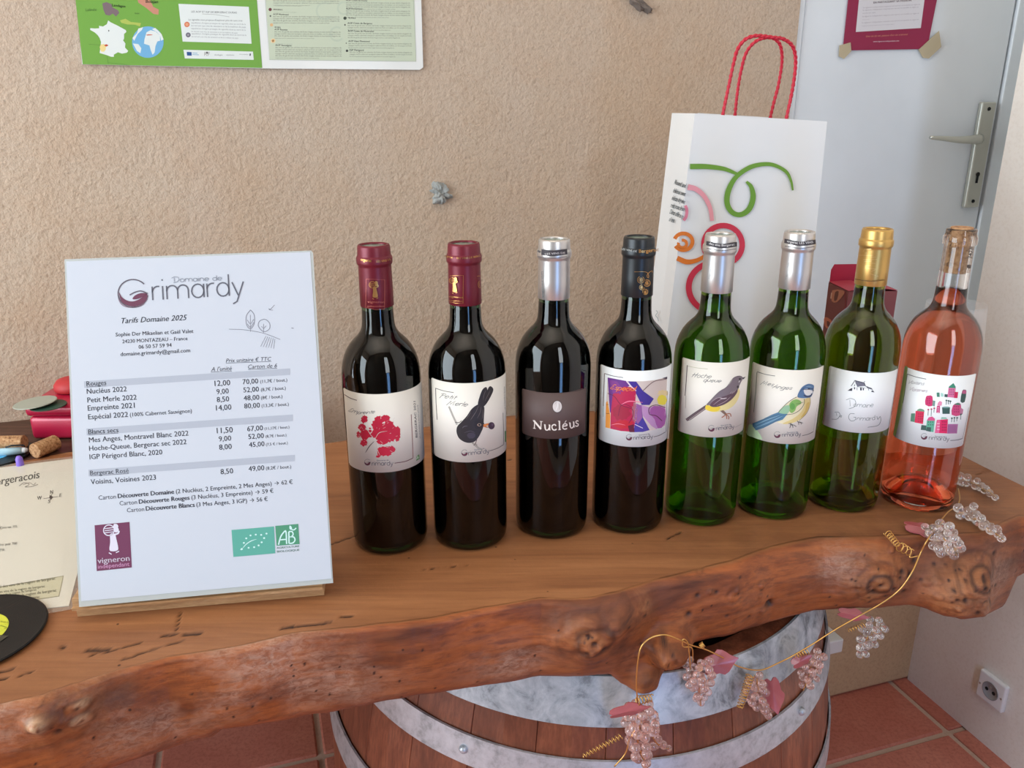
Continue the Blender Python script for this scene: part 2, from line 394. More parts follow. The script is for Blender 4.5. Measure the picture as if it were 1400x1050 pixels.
# single-stroke alphabet for handwriting and light lettering (x height 1)
def _arc(cx, cy, rx, ry, a0, a1, n=10):
    return [(cx + rx * math.cos(math.radians(a0 + (a1 - a0) * k / n)), cy + ry * math.sin(math.radians(a0 + (a1 - a0) * k / n))) for k in range(n + 1)]
_ci = _arc(.45, .5, .45, .5, 0, 360, 16)
STROKES = {
 'a': (1.15, [_ci, [(.9, 1), (.9, 0)]]), 'd': (1.15, [_ci, [(.9, 1.6), (.9, 0)]]), 'q': (1.15, [_ci, [(.9, 1), (.9, -.6)]]),
 'g': (1.15, [_ci, [(.9, 1), (.9, -.2)] + _arc(.45, -.2, .45, .4, 0, -150)]), 'o': (1.15, [_ci]), 'c': (1.0, [_arc(.45, .5, .45, .5, 50, 310, 14)]),
 'e': (1.1, [[(.02, .5), (.9, .5)] + _arc(.45, .5, .45, .5, 5, 315, 14)]), 'h': (1.1, [[(0, 1.6), (0, 0)], [(0, .6)] + _arc(.42, .58, .42, .42, 180, 0) + [(.84, 0)]]),
 'n': (1.1, [[(0, 1), (0, 0)], [(0, .6)] + _arc(.42, .58, .42, .42, 180, 0) + [(.84, 0)]]),
 'm': (1.85, [[(0, 1), (0, 0)], [(0, .6)] + _arc(.4, .6, .4, .4, 180, 0) + [(.8, 0)], [(.8, .6)] + _arc(1.2, .6, .4, .4, 180, 0) + [(1.6, 0)]]),
 'r': (.72, [[(0, 1), (0, 0)], [(0, .6)] + _arc(.42, .58, .42, .42, 180, 75)]), 'i': (.35, [[(.05, 1), (.05, 0)], [(.05, 1.4), (.05, 1.5)]]),
 'l': (.35, [[(.05, 1.6), (.05, 0)]]), 't': (.7, [[(.25, 1.5), (.25, .2), (.45, 0)], [(0, 1), (.6, 1)]]),
 'u': (1.05, [[(0, 1), (0, .42)] + _arc(.4, .42, .4, .42, 180, 360) + [(.8, 1)], [(.8, 1), (.8, 0)]]),
 's': (.85, [[(.68, .85), (.4, 1), (.1, .85), (.12, .6), (.6, .42), (.66, .15), (.35, 0), (.02, .15)]]),
 'p': (1.15, [[(0, 1), (0, -.6)], _arc(.45, .5, .45, .5, 180, -180, 16)]), 'v': (.9, [[(0, 1), (.4, 0), (.8, 1)]]), 'y': (.95, [[(0, 1), (.42, 0)], [(.84, 1), (.3, -.45), (0, -.6)]]),
 'b': (1.15, [[(0, 1.6), (0, 0)], _arc(.45, .5, .45, .5, 180, -180, 16)]), 'é': (1.1, [[(.02, .5), (.9, .5)] + _arc(.45, .5, .45, .5, 5, 315, 14), [(.4, 1.2), (.65, 1.5)]]),
 'E': (1.2, [[(1, 1.6), (.4, 1.7), (.1, 1.3), (.6, .9), (.1, .7), (0, .2), (.5, 0), (1, .25)]]), 'P': (1.2, [[(.2, 1.5), (.2, -.2)], [(-.3, 1.3), (.2, 1.65), (.9, 1.5), (.9, 1), (.2, .8)]]),
 'M': (1.9, [[(0, -.1), (.3, 1.6), (.7, .3), (1.3, 1.6), (1.5, 0)]]), 'H': (1.5, [[(.2, 1.6), (.1, 0)], [(1.1, 1.7), (.9, 0)], [(-.2, .8), (1.4, 1.0)]]),
 'A': (1.4, [[(0, 0), (.7, 1.7), (1.1, 0)], [(.1, .6), (1.2, .7)]]), 'V': (1.2, [[(0, 1.5), (.4, 0), (1.1, 1.7)]]),
 'D': (1.6, [[(.3, 1.4), (.3, .1)], [(-.3, 1.3), (.3, 1.7), (1.2, 1.5), (1.4, .8), (1.0, .1), (.1, -.2)]]),
 'G': (1.7, [[(1.4, 1.4), (.8, 1.7), (.1, 1.2), (.1, .4), (.7, 0), (1.3, .3), (1.3, .8), (.8, .8)]]), ' ': (.7, []),
 'B': (1.3, [[(0, 1.6), (0, 0)], [(0, 1.6), (.8, 1.5), (.8, 1.0), (0, .85)], [(0, .85), (1, .75), (1, .1), (0, 0)]]),
 'W': (1.5, [[(0, 1.5), (.3, 0), (.7, 1.3), (1.1, 0), (1.4, 1.5)]]), 'N': (1.5, [[(0, 0), (.1, 1.6), (1.1, .05), (1.1, 1.6)]]), 'S': (1.1, [[(.9, 1.4), (.5, 1.6), (.1, 1.3), (.8, .5), (.6, 0), (0, .2)]]),
}
class Art:
    """Flat printed shapes, drawn in a crop frame of the surface and laid on it by mapper(px, py, offset)."""
    def __init__(s, mapper, ox=0, oy=0, sc=1.0, cut=None):
        s.map = mapper; s.o = (ox, oy); s.sc = sc; s.v = []; s.f = []; s.mi = []; s.mats = []; s.lay = 0; s.cut = cut
    def _m(s, c):
        m = c if isinstance(c, bpy.types.Material) else (ink(*c) if isinstance(c[0], tuple) else ink(c))
        if m not in s.mats: s.mats.append(m)
        return s.mats.index(m)
    def _p(s, p): return (s.o[0] + p[0] / s.sc, s.o[1] + p[1] / s.sc)
    def tris(s, pts, tr, c, lay=None):
        b = len(s.v); i = s._m(c); L = s.lay if lay is None else lay
        s.v += [(*s._p(p), L) for p in pts]
        for t in tr: s.f.append(tuple(b + k for k in t)); s.mi.append(i)
    def poly(s, pts, c, lay=None, smooth=0):
        if smooth: pts = [tuple(p) for p in spline(pts, smooth, True)]
        tr = tessellate_polygon([[Vector((p[0], p[1], 0)) for p in pts]])
        s.tris(pts, tr, c, lay)
    def ell(s, cx, cy, rx, ry, c, lay=None, a=0, n=20):
        ca, sa = math.cos(a), math.sin(a)
        s.poly([(cx + rx * math.cos(q) * ca - ry * math.sin(q) * sa, cy + rx * math.cos(q) * sa + ry * math.sin(q) * ca) for q in [2 * math.pi * k / n for k in range(n)]], c, lay)
    def blob(s, cx, cy, rx, ry, c, jag=.2, seed=0, n=26, lay=None):
        r = random.Random(seed)
        s.poly([(cx + rx * math.cos(q) * (1 + r.uniform(-jag, jag)), cy + ry * math.sin(q) * (1 + r.uniform(-jag, jag))) for q in [2 * math.pi * k / n for k in range(n)]], c, lay)
    def line(s, pts, w, c, lay=None, smooth=0, taper=False):
        if smooth: pts = spline(pts, smooth)
        pts = [np.array(p, float)[:2] for p in pts]
        L = []; n = len(pts)
        for i, p in enumerate(pts):
            d = pts[min(i + 1, n - 1)] - pts[max(i - 1, 0)]; d = d / (np.linalg.norm(d) + 1e-9); q = np.array([-d[1], d[0]])
            ww = w * .5 * (math.sin(math.pi * (i + .35) / (n - .3)) ** .6 if taper else 1)
            L += [p + q * ww, p - q * ww]
        tr = []
        for i in range(n - 1): tr += [(2 * i, 2 * i + 1, 2 * i + 3), (2 * i, 2 * i + 3, 2 * i + 2)]
        s.tris(L, tr, c, lay)
    def _base(s, p0, p1, pm):
        p0 = np.array(p0, float); p1 = np.array(p1, float)
        if pm is None: return lambda t: p0 + (p1 - p0) * t[:, None], lambda t: np.repeat((p1 - p0)[None], len(t), 0)
        pm = np.array(pm, float); q = 2 * pm - .5 * p0 - .5 * p1
        return (lambda t: ((1 - t) ** 2)[:, None] * p0 + (2 * t * (1 - t))[:, None] * q + (t * t)[:, None] * p1,
                lambda t: (2 * (1 - t))[:, None] * (q - p0) + (2 * t)[:, None] * (p1 - q))
    def text(s, st, p0, p1, c, bold=0.0, shear=0.0, h=None, pm=None, lay=None, under=False, res=2):
        co, tr = glyphs(st, bold, shear, res)
        if len(co) == 0: return
        x0, x1 = co[:, 0].min(), co[:, 0].max(); k = 1 / (x1 - x0)
        P, D = s._base(p0, p1, pm); t = (co[:, 0] - x0) * k
        b = P(t); d = D(t); ln = np.linalg.norm(np.array(p1) - np.array(p0)); d = d / np.linalg.norm(d, axis=1)[:, None]
        up = np.c_[d[:, 1], -d[:, 0]]
        sy = ln * k if h is None else h
        G_ = b + up * (co[:, 1] * sy)[:, None]
        if bold:
            for k in (-1, 1): s.tris(list(G_ + d * (k * bold * sy * .9)), tr, c, lay)
        s.tris(list(G_), tr, c, lay)
        if under: s.line([np.array(p0) + (0, sy * .13), np.array(p1) + (0, sy * .13)], sy * .07, c, lay)
    def script(s, st, p0, p1, xh, w, c, shear=0.0, pm=None, lay=None, wob=0.0, seed=1, nib=0.0):
        r = random.Random(seed); x = 0; lines = []
        for ch in st:
            adv, st_ = STROKES[ch]
            o = r.uniform(-wob, wob)
            for pl in st_: lines.append([(x + a + shear * b, b + o) for a, b in pl])
            x += adv
        xs = [q[0] for l in lines for q in l]; x0, x1 = min(xs), max(xs)
        P, D = s._base(p0, p1, pm)
        for l in lines:
            a = np.array(l); t = (a[:, 0] - x0) / (x1 - x0); b = P(t); d = D(t); d = d / np.linalg.norm(d, axis=1)[:, None]
            pts = b + np.c_[d[:, 1], -d[:, 0]] * (a[:, 1] * xh)[:, None]
            if nib:
                n = len(pts)
                for i in range(n - 1):
                    e = pts[i + 1] - pts[i]; e = e / (np.linalg.norm(e) + 1e-9)
                    s.line([pts[i] - e * w * .2, pts[i + 1] + e * w * .2], w * (1 - nib + nib * abs(e[1])), c, lay)
            else: s.line(pts, w, c, lay)
    def build(s, name, parent, origin=(0, 0, 0), base=6e-5, step=4e-5):
        bm = bmesh.new(); vs = [bm.verts.new(v) for v in s.v]
        for f, i in zip(s.f, s.mi):
            try: bm.faces.new([vs[k] for k in f]).material_index = i
            except ValueError: pass
        if s.cut:
            xs = [v.co.x for v in bm.verts]; x = min(xs) + s.cut
            while x < max(xs):
                es = [e for e in bm.edges if (e.verts[0].co.x - x) * (e.verts[1].co.x - x) < 0]
                if es:
                    fs = {f for e in es for f in e.link_faces}
                    g = list(fs) + list({e for f in fs for e in f.edges}) + list({v for f in fs for v in f.verts})
                    bmesh.ops.bisect_plane(bm, geom=g, plane_co=(x, 0, 0), plane_no=(1, 0, 0), dist=1e-6)
                x += s.cut
        O = np.array(origin)
        for v in bm.verts:
            v.co = tuple(s.map(v.co.x, v.co.y, base + step * v.co.z) - O)
        for f in bm.faces:       # face the viewer's side of the surface
            f.normal_update()
            c = f.calc_center_median()
            if f.normal.dot(Vector(tuple(CAM - O)) - c) < 0: f.normal_flip()
        me = bpy.data.meshes.new(name); bm.to_mesh(me); bm.free()
        return link_mesh(name, me, s.mats, parent)
def plane_map(P0, nn):      # nn points away from the viewer
    P0 = np.array(P0); nn = np.array(nn)
    return lambda x, y, off: onplane(x, y, P0 - nn * off, nn)
def cyl_map(cx, cy_, R):
    def f(px, py, off):
        d = ray(px, py); r = R + off
        a = d[0] ** 2 + d[1] ** 2; b = d[0] * cx + d[1] * cy_; c = cx * cx + cy_ * cy_ - r * r
        D = max(b * b - a * c, 0.0); return CAM + d * ((b - math.sqrt(D)) / a)
    return f
DK = (70, 68, 72)
def logo(A, cx, cy, r, p0, p1, xh, wt, small=None, pm=None, grey=(120, 116, 118)):
    """round G mark with a wine-coloured crescent, then light lettering"""
    A.line(_pix(_arc(cx, -cy, r, r, 40, 330, 30)), r * .09, grey, 3)
    cres = [(cx + r * .97 * math.cos(a), cy + r * .97 * math.sin(a)) for a in [math.radians(q) for q in range(-5, 186, 10)]]
    cres += [tuple(p) for p in spline([(cx - r * .9, cy - r * .05), (cx - r * .35, cy + r * .42), (cx + r * .1, cy + r * .35), (cx + r * .45, cy - r * .02), (cx + r * .95, cy - r * .05)], 5)]
    A.poly(cres, (96, 44, 62), 4)
    A.line([(cx - r * .25, cy + r * .1), (cx + r * .3, cy - r * .15), (cx + r * 1.0, cy - r * .05)], r * .07, grey, 5, 5)
    A.script('rimardy', p0, p1, xh, wt, grey, pm=pm, lay=3)
    if small: A.script('Domaine de', small[0], small[1], small[2], wt * .55, (150, 146, 148), lay=3)
def _pix(p): return [(x, -y) for x, y in p]
def stickfigure(A, F, c, bg):
    """robed grape-picker with a basket; F maps unit coordinates"""
    A.poly([F(*p) for p in [(.33, .30), (.50, .30), (.56, .46), (.63, .72), (.55, .79), (.38, .79), (.30, .74), (.33, .52)]], c, 5, 3)
    q = [F(.05 + .23 + .20 * math.cos(a) , .19 + .15 * math.sin(a)) for a in [2 * math.pi * k / 18 for k in range(19)]]
    w = abs(F(1, 0)[0] - F(0, 0)[0])
    A.line(q, w * .035, c, 5)
    for yy in (.13, .19, .25): A.line([F(.12, yy + .01), F(.44, yy - .01)], w * .03, c, 5)
    A.poly([F(*p) for p in [(.47, .02), (.60, .04), (.62, .13), (.50, .15), (.44, .12)]], c, 6, 3)
    e = [F(.55 + .10 * math.cos(a), .19 + .075 * math.sin(a)) for a in [2 * math.pi * k / 16 for k in range(16)]]
    A.poly(e, c, 7)
    A.line([F(.66, .22), F(.62, .29), F(.50, .32)], w * .06, c, 6, 4)
    A.line([F(.28, .83), F(.38, .88)], w * .035, c, 5); A.line([F(.54, .84), F(.66, .80)], w * .035, c, 5)

# ------------------------------------------------------------------ room shell
FZ = -FLOOR
CZ = 1.95                                 # ceiling
G2 = CAM + 0.765 * (np.array([.930, 1.593, -.8732]) - CAM)      # foot of the corner of the low plastered step and the right wall
ga, gn, _ = wall_an(G2)
def quad_wall(bm, a0, a1, z0, z1, n0=0.0, th=.12, uv=None):
    box(bm, a0, a1, n0, n0 + th, z0, z1, WALLM)
DL, DR = -.478, .022                      # door opening along the back wall
STEPZ = -.36
bm = bmesh.new(); quad_wall(bm, LW - .12, DL, FZ, CZ); quad_wall(bm, DL, DR, 1.45, CZ); quad_wall(bm, DR, DR + .3, FZ, CZ, .02)
quad_wall(bm, DL, DR, FZ, STEPZ, .0)
tag(obj('wall_back', bm, M_wall), kind='structure')
# right wall: its old masonry steps out towards the room beside the door
bm = bmesh.new()
foot = [(DR, .14), (DR, .0), (ga + .004, gn), (ga + .004, LR - .12), (DR + .3, LR - .12), (DR + .3, .14)]
lo = [bm.verts.new(tuple(wp(a, n, FZ))) for a, n in foot]; hi = [bm.verts.new(tuple(wp(a, n, CZ))) for a, n in foot]
bm.faces.new(lo); bm.faces.new(hi[::-1])
for i in range(6): bm.faces.new((lo[i], hi[i], hi[(i + 1) % 6], lo[(i + 1) % 6]))
bmesh.ops.recalc_face_normals(bm, faces=bm.faces)
tag(obj('wall_right', bm, M_wall2), kind='structure')
# plastered step that carries the door
bm = bmesh.new(); box(bm, -.66, DR + .08, gn, .02, FZ, STEPZ, WALLM, .008, 3)
tag(obj('trim_1', bm, M_step), kind='structure')
# left wall with a window opening, rear wall with a glazed door and a window
bm = bmesh.new()
w0, w1, wz0, wz1 = -1.65, -.25, -.20, 1.30
for n0, n1, z0, z1 in ((LR - .12, w0, FZ, CZ), (w1, .12, FZ, CZ), (w0, w1, FZ, wz0), (w0, w1, wz1, CZ)): box(bm, LW - .12, LW, n0, n1, z0, z1, WALLM)
tag(obj('wall_left', bm, M_wall2), kind='structure')
bm = bmesh.new()
for a0, a1, z0, z1 in ((LW, -1.15, FZ, CZ), (-1.15, -.85, 1.32, CZ), (-.85, .1, FZ, CZ)):
    box(bm, a0, a1, LR - .12, LR, z0, z1, WALLM)
tag(obj('wall_rear', bm, M_rearwall), kind='structure')
for k, (M, dims) in enumerate((('l', (w0, w1, wz0, wz1)),)):
    bm = bmesh.new(); a, b, c, d = dims; mid = (a + b) / 2
    for x0, x1, z0, z1 in ((a, b, c, c + .05), (a, b, d - .05, d), (a, a + .05, c, d), (b - .05, b, c, d), (mid - .03, mid + .03, c, d)):
        if M == 'l': box(bm, LW - .10, LW - .05, x0, x1, z0, z1, WALLM)
        else: box(bm, x0, x1, LR - .10, LR - .05, z0, z1, WALLM)
    tag(obj('window_%d' % (k + 1), bm, M_white), kind='structure')
bm = bmesh.new(); box(bm, LW - .12, DR + .3, LR - .12, .14, CZ, CZ + .1, WALLM)
tag(obj('ceiling', bm, M_ceiling), kind='structure')
# floor: grout bed and terracotta tiles
fl = tag(obj('floor', (lambda b: (box(b, LW - .12, DR + .3, LR - .12, .3, FZ - .08, FZ - .004, WALLM), b)[1])(bmesh.new()), M_grout), kind='structure')
PA, PN, GW = .25, .2685, .009
tm = None; nt = 0
a_lo = ga - .028 - PA * 12; n_hi = gn - .1275
for i in range(13):
    for j in range(-3, 8):
        a0 = a_lo + PA * i; n1 = n_hi - PN * j
        if n1 - PN > .0 or n1 - PN < LR or a0 < -2.6: continue
        if tm is None:
            b = bmesh.new(); box(b, GW / 2, PA - GW / 2, -PN + GW / 2, -GW / 2, -.012, 0, None, .003, 1)
            b.transform(Matrix(((W[0], N[0], 0, 0), (W[1], N[1], 0, 0), (0, 0, 1, 0), (0, 0, 0, 1))))
            tm = bpy.data.meshes.new('tile'); b.to_mesh(tm); b.free(); tm.materials.append(M_tile)
        t = bpy.data.objects.new('tile', tm); COL.objects.link(t)
        r = random.Random(i * 31 + j)
        t.location = tuple(wp(a0, n1, FZ + r.uniform(-.0006, .0006))); t.parent = fl; nt += 1
# border strip of cut tiles along the right wall
for j in range(-1, 8):
    b = bmesh.new(); n1 = n_hi - PN * j
    if n1 > gn + .15: continue
    box(b, ga - .028 + GW / 2, ga + .02, n1 - PN + GW / 2, min(n1 - GW / 2, gn + .02), FZ - .012, FZ, WALLM, .002, 1)
    obj('tile', b, M_tile, fl)

# door in the back wall
bm = bmesh.new()
box(bm, DL, DL + .013, .004, .10, STEPZ, 1.45, WALLM, .002); box(bm, -.019 + .003, DR, .004, .10, STEPZ, 1.45, WALLM, .002); box(bm, DL, DR, .004, .10, 1.43, 1.45, WALLM, .002)
fr = tag(obj('trim_2', bm, M_door), kind='structure')
bm = bmesh.new(); box(bm, DL + .0155, -.0215, .008, .048, STEPZ + .004, 1.428, WALLM, .0015)
door = tag(obj('door_1', bm, M_door), kind='structure')
bm = bmesh.new(); box(bm, DL + .005, DR - .005, .055, .10, STEPZ, 1.44, WALLM); tag(obj('trim_3', bm, M_dark), kind='structure')
# handle plate
DOFF = -.008
def dw(px, py, off=0.0): return onplane(px, py, GO + (.008 - off) * N, N)
pc = [wall_an(dw(*p)) for p in ((1337, 139), (1360, 140), (1332, 284), (1310, 282))]
a0, a1 = -.079, -.045; z0, z1 = (pc[2][2] + pc[3][2]) / 2, (pc[0][2] + pc[1][2]) / 2
am = (pc[0][0] + pc[1][0] + pc[2][0] + pc[3][0]) / 4; a0, a1 = am - .0165, am + .0165
bm = bmesh.new(); box(bm, a0, a1, -.003, .008, z0, z1, WALLM, .003, 3)
plate = obj('handle_plate', bm, M_alu, door)
zl = wall_an(dw(1338, 189))[2]
bm = bmesh.new()
zq = [dw(x, y, o) for x, y, o in ((1336, 191, .008), (1338, 190, .030), (1334, 190, .034))]; p_ = zq ; tube(bm, p_, [.009, .0085, .008], 14)
hx = [dw(x, y, o) for x, y, o in ((1340, 190, .032), (1325, 191, .036), (1310, 191, .036), (1292, 189.5, .034), (1272, 188, .032))]
tube(bm, spline(hx, 5), list(np.linspace(.0088, .0032, 21)), 12)
obj('door_lever', bm, M_alu, plate, True)
zk = wall_an(dw(1325, 241))[2]
bm = bmesh.new()
b2 = lathe([(0, 0), (.0042, 0), (.0042, .0008), (0, .0008)], 20); b2.transform(Matrix.Translation(tuple(wp(am, -.0035, zk + .004))) @ Matrix.Rotation(YAW, 4, 'Z') @ Matrix.Rotation(math.pi / 2, 4, 'X'))
me = bpy.data.meshes.new('t'); b2.to_mesh(me); b2.free(); bm.from_mesh(me)
box(bm, am - .0022, am + .0022, -.0043, -.0028, zk - .012, zk + .003, WALLM)
obj('keyhole', bm, M_hole, plate)
for zz in (z1 - .012, z0 + .012):
    b2 = lathe([(0, 0), (.0035, 0), (.003, .0015), (0, .0015)], 16); b2.transform(Matrix.Translation(tuple(wp(am, -.003, zz))) @ Matrix.Rotation(YAW, 4, 'Z') @ Matrix.Rotation(math.pi / 2, 4, 'X'))
    obj('screw', b2, M_hole, plate)

# wall poster with the wine map
PW = lambda off: (WA - off * N)
def flat_sheet(name, pix, off, th, m, parent=None, P=None, nn=N):
    P0 = WA if P is None else P
    f = [onplane(x, y, P0 - off * nn, nn) for x, y in pix]; b = [p + nn * th for p in f]
    bm = bmesh.new(); A = [bm.verts.new(tuple(p)) for p in f]; B = [bm.verts.new(tuple(p)) for p in b]
    bm.faces.new(A); bm.faces.new(B[::-1])
    for i in range(len(A)): j = (i + 1) % len(A); bm.faces.new((A[i], B[i], B[j], A[j]))
    bmesh.ops.recalc_face_normals(bm, faces=bm.faces)
    return obj(name, bm, m, parent)
M_post = mat('poster_paper', srgb(228, 228, 224), .45, coat=.2)
poster = flat_sheet('wine_map_poster', [(103.5, -30), (112, 88), (358, 93.5), (574, 95.5), (578.5, 92), (575, -30)], .004, .0015, M_post)
tag(poster, 'wine map poster on the tan wall, green left half with white map of France', 'poster')
A = Art(plane_map(PW(.0042), N), 100, 0, 5.385); A.lay = 4
A.poly([(0, -160), (70, 473), (1392, 500), (1340, -160)], (112, 162, 62), 0)
WH = (222, 226, 222)
A.poly([(258, 150), (278, 165), (330, 190), (388, 222), (392, 235), (375, 250), (375, 285), (368, 298), (385, 320), (382, 350), (405, 375), (395, 388), (360, 395), (330, 385), (300, 402), (300, 418), (280, 418), (245, 405), (195, 390), (205, 310), (195, 280), (180, 258), (158, 238), (125, 220), (127, 207), (160, 210), (192, 208), (190, 190), (220, 195), (248, 178)], WH, 2)
A.blob(220, 352, 22, 30, (232, 208, 138), .2, 3, lay=3); A.blob(246, 334, 14, 7, (190, 70, 40), .4, 4, lay=4); A.ell(262, 226, 4, 6, (60, 60, 60), 4)
A.ell(550, 310, 116, 116, (112, 172, 212), 2, n=36)
A.poly([(540, 238), (570, 222), (608, 232), (640, 262), (640, 300), (620, 305), (606, 340), (600, 385), (585, 403), (572, 372), (562, 335), (522, 322), (525, 290)], WH, 3)
A.poly([(436, 280), (470, 245), (480, 210), (515, 200), (505, 222), (475, 250), (450, 300)], WH, 3); A.poly([(440, 320), (480, 325), (502, 355), (495, 392), (470, 375)], WH, 3)
A.poly([(604, 205), (650, 250), (666, 290), (648, 300), (640, 262), (615, 235), (580, 215)], WH, 3)
A.blob(558, 257, 24, 4, (190, 90, 60), .4, 7, lay=4)
A.poly([(215, 25), (245, 15), (280, 30), (290, 55), (330, 75), (340, 95), (315, 122), (292, 100), (268, 115), (238, 108), (222, 70)], (120, 100, 104), 2)
A.poly([(465, -40), (520, -5), (560, -10), (590, 50), (630, 70), (628, 108), (590, 102), (540, 60), (480, 20)], (196, 134, 110), 2)
A.poly([(345, 150), (385, 138), (425, 162), (500, 170), (492, 195), (455, 182), (400, 180), (355, 168)], (172, 186, 84), 2)
A.text('Landages', (285, 46), (384, 56), (40, 50, 30), .02); A.text('Boisjan', (535, 20), (625, 24), (40, 50, 30), .02); A.text('Lalinde', (92, 82), (172, 80), (70, 110, 40)); A.text('Issac', (455, 103), (488, 103), (50, 70, 30))
A.line([(115, 325), (200, 332)], 1.5, (70, 100, 40)); A.line([(250, 415), (258, 470)], 1.5, (60, 110, 50)); A.line([(258, 462), (400, 475)], 1.5, (60, 110, 50))
A.poly([(775, 28), (1293, 50), (1314, 322), (806, 306)], WH, 2)
A.text("LES AOP ET IGP DE BERGERAC DURAS", (870, 92), (1205, 100), (70, 70, 74), lay=3)
A.line([(950, 103), (1050, 108), (1150, 124)], 2.5, (150, 150, 146), 3, 4)
A.text("Le vignoble vous propose d'explorer plus de cent crus", (850, 150), (1245, 158), (90, 90, 92), lay=3)
A.ell(838, 180, 20, 20, (214, 120, 84), 3); A.ell(838, 180, 11, 11, (224, 160, 120), 4); A.ell(847, 257, 18, 18, (104, 98, 112), 3); A.ell(847, 257, 9, 9, (150, 146, 150), 4)
r = random.Random(2)
for k, (x0, y0, x1, n) in enumerate([(870, 172, 1270, 4), (872, 252, 1275, 2)]):
    for j in range(n): A.text("les terroirs aux vins de caractere et de la tradition du pays" if j % 2 else "appellation d'origine protegee du vignoble situe au nord de la", (x0, y0 + 21 * j), (x1 - (60 if j == n - 1 else 0), y0 + 21 * j + 12), (140, 140, 144), lay=3)
A.poly([(812, 366), (1324, 380), (1330, 441), (822, 430)], WH, 2)
A.poly([(836, 382), (872, 383), (873, 410), (838, 409)], (38, 78, 136), 3); A.line([(878, 390), (915, 392)], 4, (90, 150, 190), 3); A.line([(878, 402), (925, 404)], 4, (90, 150, 190), 3)
A.ell(985, 388, 8, 8, (100, 96, 100), 3); A.text("RF", (965, 410), (1005, 412), (150, 146, 140), lay=3); A.text("dordogne", (1040, 408), (1100, 410), (110, 110, 112), lay=3); A.text("aquitaine", (1128, 408), (1185, 410), (140, 140, 142), lay=3); A.text("PAYS DORDOGNE", (1225, 402), (1290, 405), (60, 66, 80), lay=3); A.poly([(1300, 394), (1309, 394), (1306, 412), (1298, 410)], (30, 34, 60), 3)
A.o = (340, 0); PG = (196, 204, 180)
A.poly([(115, -160), (155, 440), (1232, 452), (1215, -160)], PG, 1)
A.line([(122, 0), (152, 440), (1232, 452), (1212, 0)], 2, (160, 168, 150), 2)
for q in ((560, 80, 60), (650, 250, 50), (700, 60, 44)): A.line(_arc(q[0], q[1], q[2], q[2], 40, 300, 20), 14, (188, 198, 176), 1.5)
TG = (120, 122, 108)
def para(x, y, x1, n, hd=None):
    if hd: A.text(hd, (x, y), (x + 14 * len(hd) * .62, y + 3), (60, 62, 58), .02, lay=2); y += 16
    for j in range(n):
        A.text("cepages merlot cabernet sauvignon cabernet franc et malbec, un vin souple et fruite" if j % 2 else "des vins de garde aux aromes de fruits rouges mures et aux tanins elegants du", (x, y + 15 * j), (x1 - (r.uniform(60, 220) if j == n - 1 else 0), y + 15 * j + 3), TG, lay=2)
para(180, 10, 664, 3); para(190, 44, 600, 1); para(182, 74, 420, 1, 'BERGERAC'); para(180, 110, 668, 4, 'AOP Montravel'); para(192, 205, 270, 0, 'ROSES'); para(190, 222, 676, 4, 'AOP Rosette'); para(205, 322, 500, 1); para(196, 338, 684, 6, 'AOP Saussignac')
para(716, 8, 1188, 4, 'AOP Cotes de Duras'); para(716, 68, 1188, 4, 'AOP Pecharmant'); para(735, 136, 890, 1, 'BLANCS'); para(728, 176, 1196, 3, 'AOP Cotes de Bergerac'); para(730, 234, 1198, 3, 'AOP Cotes de Montravel'); para(734, 308, 1200, 3, 'AOP Haut Montravel'); para(742, 374, 830, 0, 'IGP Perigord'); para(742, 388, 1203, 3)
for x, y, rr, c in ((158, 70, 12, (110, 52, 58)), (160, 118, 6, (80, 80, 74)), (168, 183, 12, (224, 180, 130)), (180, 300, 17, (232, 200, 150)), (180, 300, 9, (222, 160, 96)), (709, 134, 12, (62, 74, 60)), (709, 183, 6, (90, 90, 84)), (724, 374, 9, (44, 50, 44)), (718, 318, 4, (90, 90, 84))): A.ell(x, y, rr, rr, c, 3, n=14)
A.build('map_print', poster)

# burgundy poster taped on the door
M_wine = mat('wine_red_print', srgb(148, 32, 72), .4)
dP = GO + .008 * N
rp = flat_sheet('wine_red_poster', [(1163, -30), (1152.5, 69), (1267.5, 67), (1287, -30)], .003, .0008, M_wine, P=dP)
tag(rp, 'wine red poster with white text panel taped to the white door', 'poster')
A = Art(plane_map(dP - .0031 * N, N), 1100, 0, 3.5)
A.poly([(272, -120), (245, 153), (556, 134), (590, -120)], (222, 218, 222), 1)
A.text("EN PARTAGEANT SA PASSION", (330, 17), (510, 6), (80, 50, 66), .03, lay=2)
for j, (y, x1) in enumerate(((40, 552), (52, 545), (66, 340), (82, 548), (96, 310), (112, 546), (126, 430))):
    A.text("le vigneron independant respecte son terroir et travaille sa vigne et" if x1 > 400 else "recolte son raisin", (280 - j, y), (x1, y - (x1 - 280) * .06), (176, 168, 176), lay=2)
A.text("Une vie de vin, passion d'un vin vraiment", (294, 178), (494, 168), (222, 150, 120), shear=.3, lay=2)
A.text("www.vigneron-independant.com", (328, 202), (452, 198), (240, 225, 230), .02, lay=2)
A.build('poster_print', rp)
M_tape = mat('yellowed_tape', srgb(206, 190, 158), .5, trans=.0, alpha=.8)
for q in ([(1148, 62), (1163, 58), (1164, 70), (1154, 80.5), (1147, 77)], [(1256, 68), (1284, 42), (1287, 64), (1270, 80), (1262, 79)]):
    flat_sheet('tape', q, .0046, .0006, M_tape, rp, P=dP)

